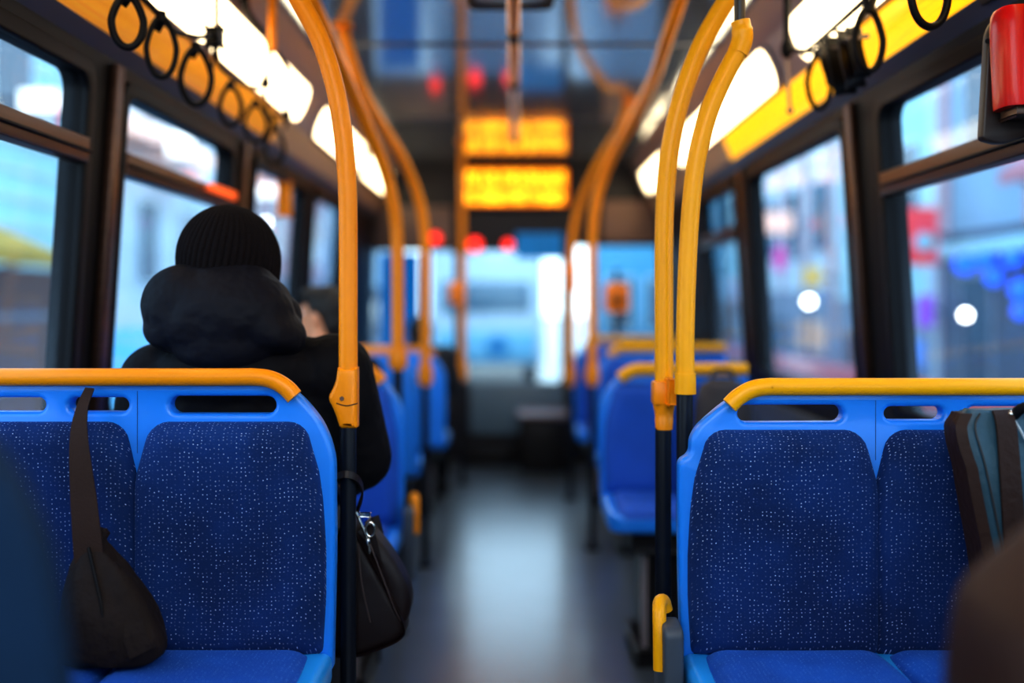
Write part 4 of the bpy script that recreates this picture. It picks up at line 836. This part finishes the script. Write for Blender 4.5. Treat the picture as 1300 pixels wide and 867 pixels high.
for (px, py, r), ps in zip([(1225, 335, 17), (1250, 330, 15), (1262, 352, 14), (1285, 328, 15), (1297, 368, 18), (1296, 395, 13)], ['leftmost', 'second from left', 'lowest middle', 'fourth from left', 'rightmost large', 'lowest right']):
    dd = F*5.7/(px-VX); p = P(px, py, dd); k = dd/F
    o = empty('blue_lamp', p-V(0, 0, r*k), 'blue glowing lamp in the dark shopfront outside, %s of the cluster' % ps, 'lamp', 'blue lamps in the right shopfront')
    obj('globe', sphere(p, r*k*.8, 2), M['shop_blue'], o); obj('lamp_arm', rod(p, V(6.08, p.y, p.z), .03, 8), M['f_dark'], o)
for px, py, X, r, lb in ((1027, 383, 4.6, .07, 'bright white street lamp outside the second right window'), (1226, 400, 4.6, .05, 'bright white street lamp outside the near right window'), (338, 282, 4.8, .045, 'yellowish street lamp outside the third left window')):
    dd = F*X/abs(px-VX); p = P(px, py, dd)
    o = empty('street_lamp', (p.x, p.y, RZ+.14), lb, 'street lamp'); obj('bulb', sphere(p, r, 2), M['spot'], o); obj('post', rod(V(p.x, p.y+.02, RZ), V(p.x, p.y+.02, p.z-r*.8), .035, 10), M['f_dark'], o)
def car(label, x, y, m, L=4.3):
    o = empty('car', (x, y, RZ), label, 'car')
    side = rnd([(-L/2, .35, .1), (L/2, .35, .1), (L/2, .72, .15), (L*.30, .88, .1), (L*.15, 1.40, .2), (-L*.28, 1.42, .2), (-L*.46, .92, .1), (-L/2, .85, .1)])
    obj('car_body', plate(side, (), 1.7, .08, lambda u, v, w: V(x-.85+w, y+u, RZ+v)), m, o)
    for sx in (-.86, .86):
        obj('side_window', plate(rnd([(-L*.36, .95, .05), (L*.19, .95, .05), (L*.11, 1.32, .05), (-L*.25, 1.34, .05)]), (), .02, .005, lambda u, v, w: V(x+sx-.01+w, y+u, RZ+v)), M['f_glass'], o)
        for yy in (-L*.31, L*.31):
            wl = obj('wheel', rod(V(x+sx*.98-.05, y+yy, RZ+.32), V(x+sx*.98+.05, y+yy, RZ+.32), .32, 24), M['tyre'], o)
            obj('hubcap', rod(V(x+sx*1.0-.06, y+yy, RZ+.32), V(x+sx*1.0+.06, y+yy, RZ+.32), .18, 18), M['silver'], wl)
    return o
gb = empty('street_barrier', (4.4, 13.5, RZ), 'long low salmon-red barrier along the kerb outside the right windows', 'barrier')
obj('barrier_board', box((4.37, 7.0, .18), (4.43, 21, .48), .02), M['carred'], gb)
for k in range(8): obj('barrier_post', box((4.43, 7.2+k*1.95, RZ+.14), (4.49, 7.28+k*1.95, .5), .01), M['f_dark'], gb)
car('dark blue car parked across the street on the left', -3.2, 11.0, M['cyanpaint'], 4.3)
eb = empty('street_building', (4.2, 31, RZ), 'blue building closing the street end, seen through the right front window', 'building')
obj('facade', box((2.35, 29, RZ), (5.9, 33, 6.0), .02), M['cyanpaint'], eb)
for k in range(3):
    for z in (.6, 3.1):
        w = obj('window', box((2.65+k*1.15, 28.95, z-.08), (3.45+k*1.15, 29.03, z+1.5), .01), M['f_white'], eb); obj('pane', box((2.73+k*1.15, 28.93, z), (3.37+k*1.15, 28.96, z+1.42), 0), M['f_glass'], w)
obj('cornice', box((2.3, 28.8, 5.8), (5.9, 29.1, 6.05), .03), M['f_white'], eb)
# coach ahead in the street
ch = empty('coach', (-.5, 21, RZ), 'pale coach standing in the street ahead of the windscreen', 'coach')
obj('coach_body', box((-1.75, 20, RZ+.4), (.55, 29, 2.75), .15, 4), M['whitepaint'], ch)
obj('rear_window', box((-1.5, 19.96, 1.15), (.3, 20.02, 1.75), .03), mat('grey_blue_pane', (.10, .20, .27), .2), ch)
obj('rear_panel', box((-1.6, 19.95, RZ+.5), (.4, 20.02, .75), .03), mat('pale_cyan_paint', (.20, .52, .68), .4), ch)
obj('rear_badge', rod(V(-.37, 19.93, .45), V(-.37, 19.97, .45), .22, 24), M['badge'], ch, 'round blue badge')
for sx in (-1.6, .35):
    for yy in (21.5, 27): obj('wheel', rod(V(sx-.12, yy, RZ+.45), V(sx+.12, yy, RZ+.45), .45, 24), M['tyre'], ch)
# ------------------------------------------------------------------ world, lights, camera
w = bpy.data.worlds.new('World'); bpy.context.scene.world = w; w.use_nodes = True
nt = w.node_tree; bgn = nt.nodes['Background']; tc = nt.nodes.new('ShaderNodeTexCoord'); sx = nt.nodes.new('ShaderNodeSeparateXYZ'); rp = nt.nodes.new('ShaderNodeValToRGB')
nt.links.new(tc.outputs['Generated'], sx.inputs[0]); nt.links.new(sx.outputs['Z'], rp.inputs['Fac']); nt.links.new(rp.outputs['Color'], bgn.inputs['Color'])
rp.color_ramp.elements[0].position = 0; rp.color_ramp.elements[0].color = (.70, .90, 1, 1); rp.color_ramp.elements[1].position = .7; rp.color_ramp.elements[1].color = (.42, .68, 1, 1)
bgn.inputs['Strength'].default_value = 3.1
def area(name, loc, rot, size, e, col):
    l = bpy.data.lights.new(name, 'AREA'); l.shape = 'RECTANGLE'; l.size, l.size_y = size; l.energy = e; l.color = col
    o = bpy.data.objects.new(name, l); C.objects.link(o); o.location = loc; o.rotation_euler = rot; return o
area('fill_light', (0, .2, CEIL-.03), (math.radians(25), 0, 0), (1.4, 1.6), 40, (.85, .93, 1))  # added fill light above the camera, not a fitting of the bus
area('fill_light', (0, 5.2, CEIL-.03), (0, 0, 0), (1.0, 3.0), 16, (.8, .92, 1))  # second added fill, brightens the far half of the aisle
cam = bpy.data.cameras.new('camera'); co = bpy.data.objects.new('camera', cam); C.objects.link(co)
co.location = (0, 0, EYE); co.rotation_euler = (math.radians(90), 0, 0)
cam.sensor_width = 36; cam.lens = F/1300*36; cam.shift_x = -5/1300; cam.shift_y = (385-433.5)/1300
cam.clip_start = .02; cam.clip_end = 400
cam.dof.use_dof = True; cam.dof.focus_distance = 2.12; cam.dof.aperture_fstop = (cam.lens/1000)/.045; cam.dof.aperture_blades = 0
sc = bpy.context.scene; sc.camera = co
sc.view_settings.view_transform = 'Standard'; sc.view_settings.look = 'None'; sc.view_settings.exposure = .36; sc.view_settings.gamma = .84
sc.cycles.use_denoising = True; sc.cycles.max_bounces = 10; sc.cycles.transparent_max_bounces = 16; sc.cycles.sample_clamp_indirect = 6
bpy.data.scenes.remove(TS)
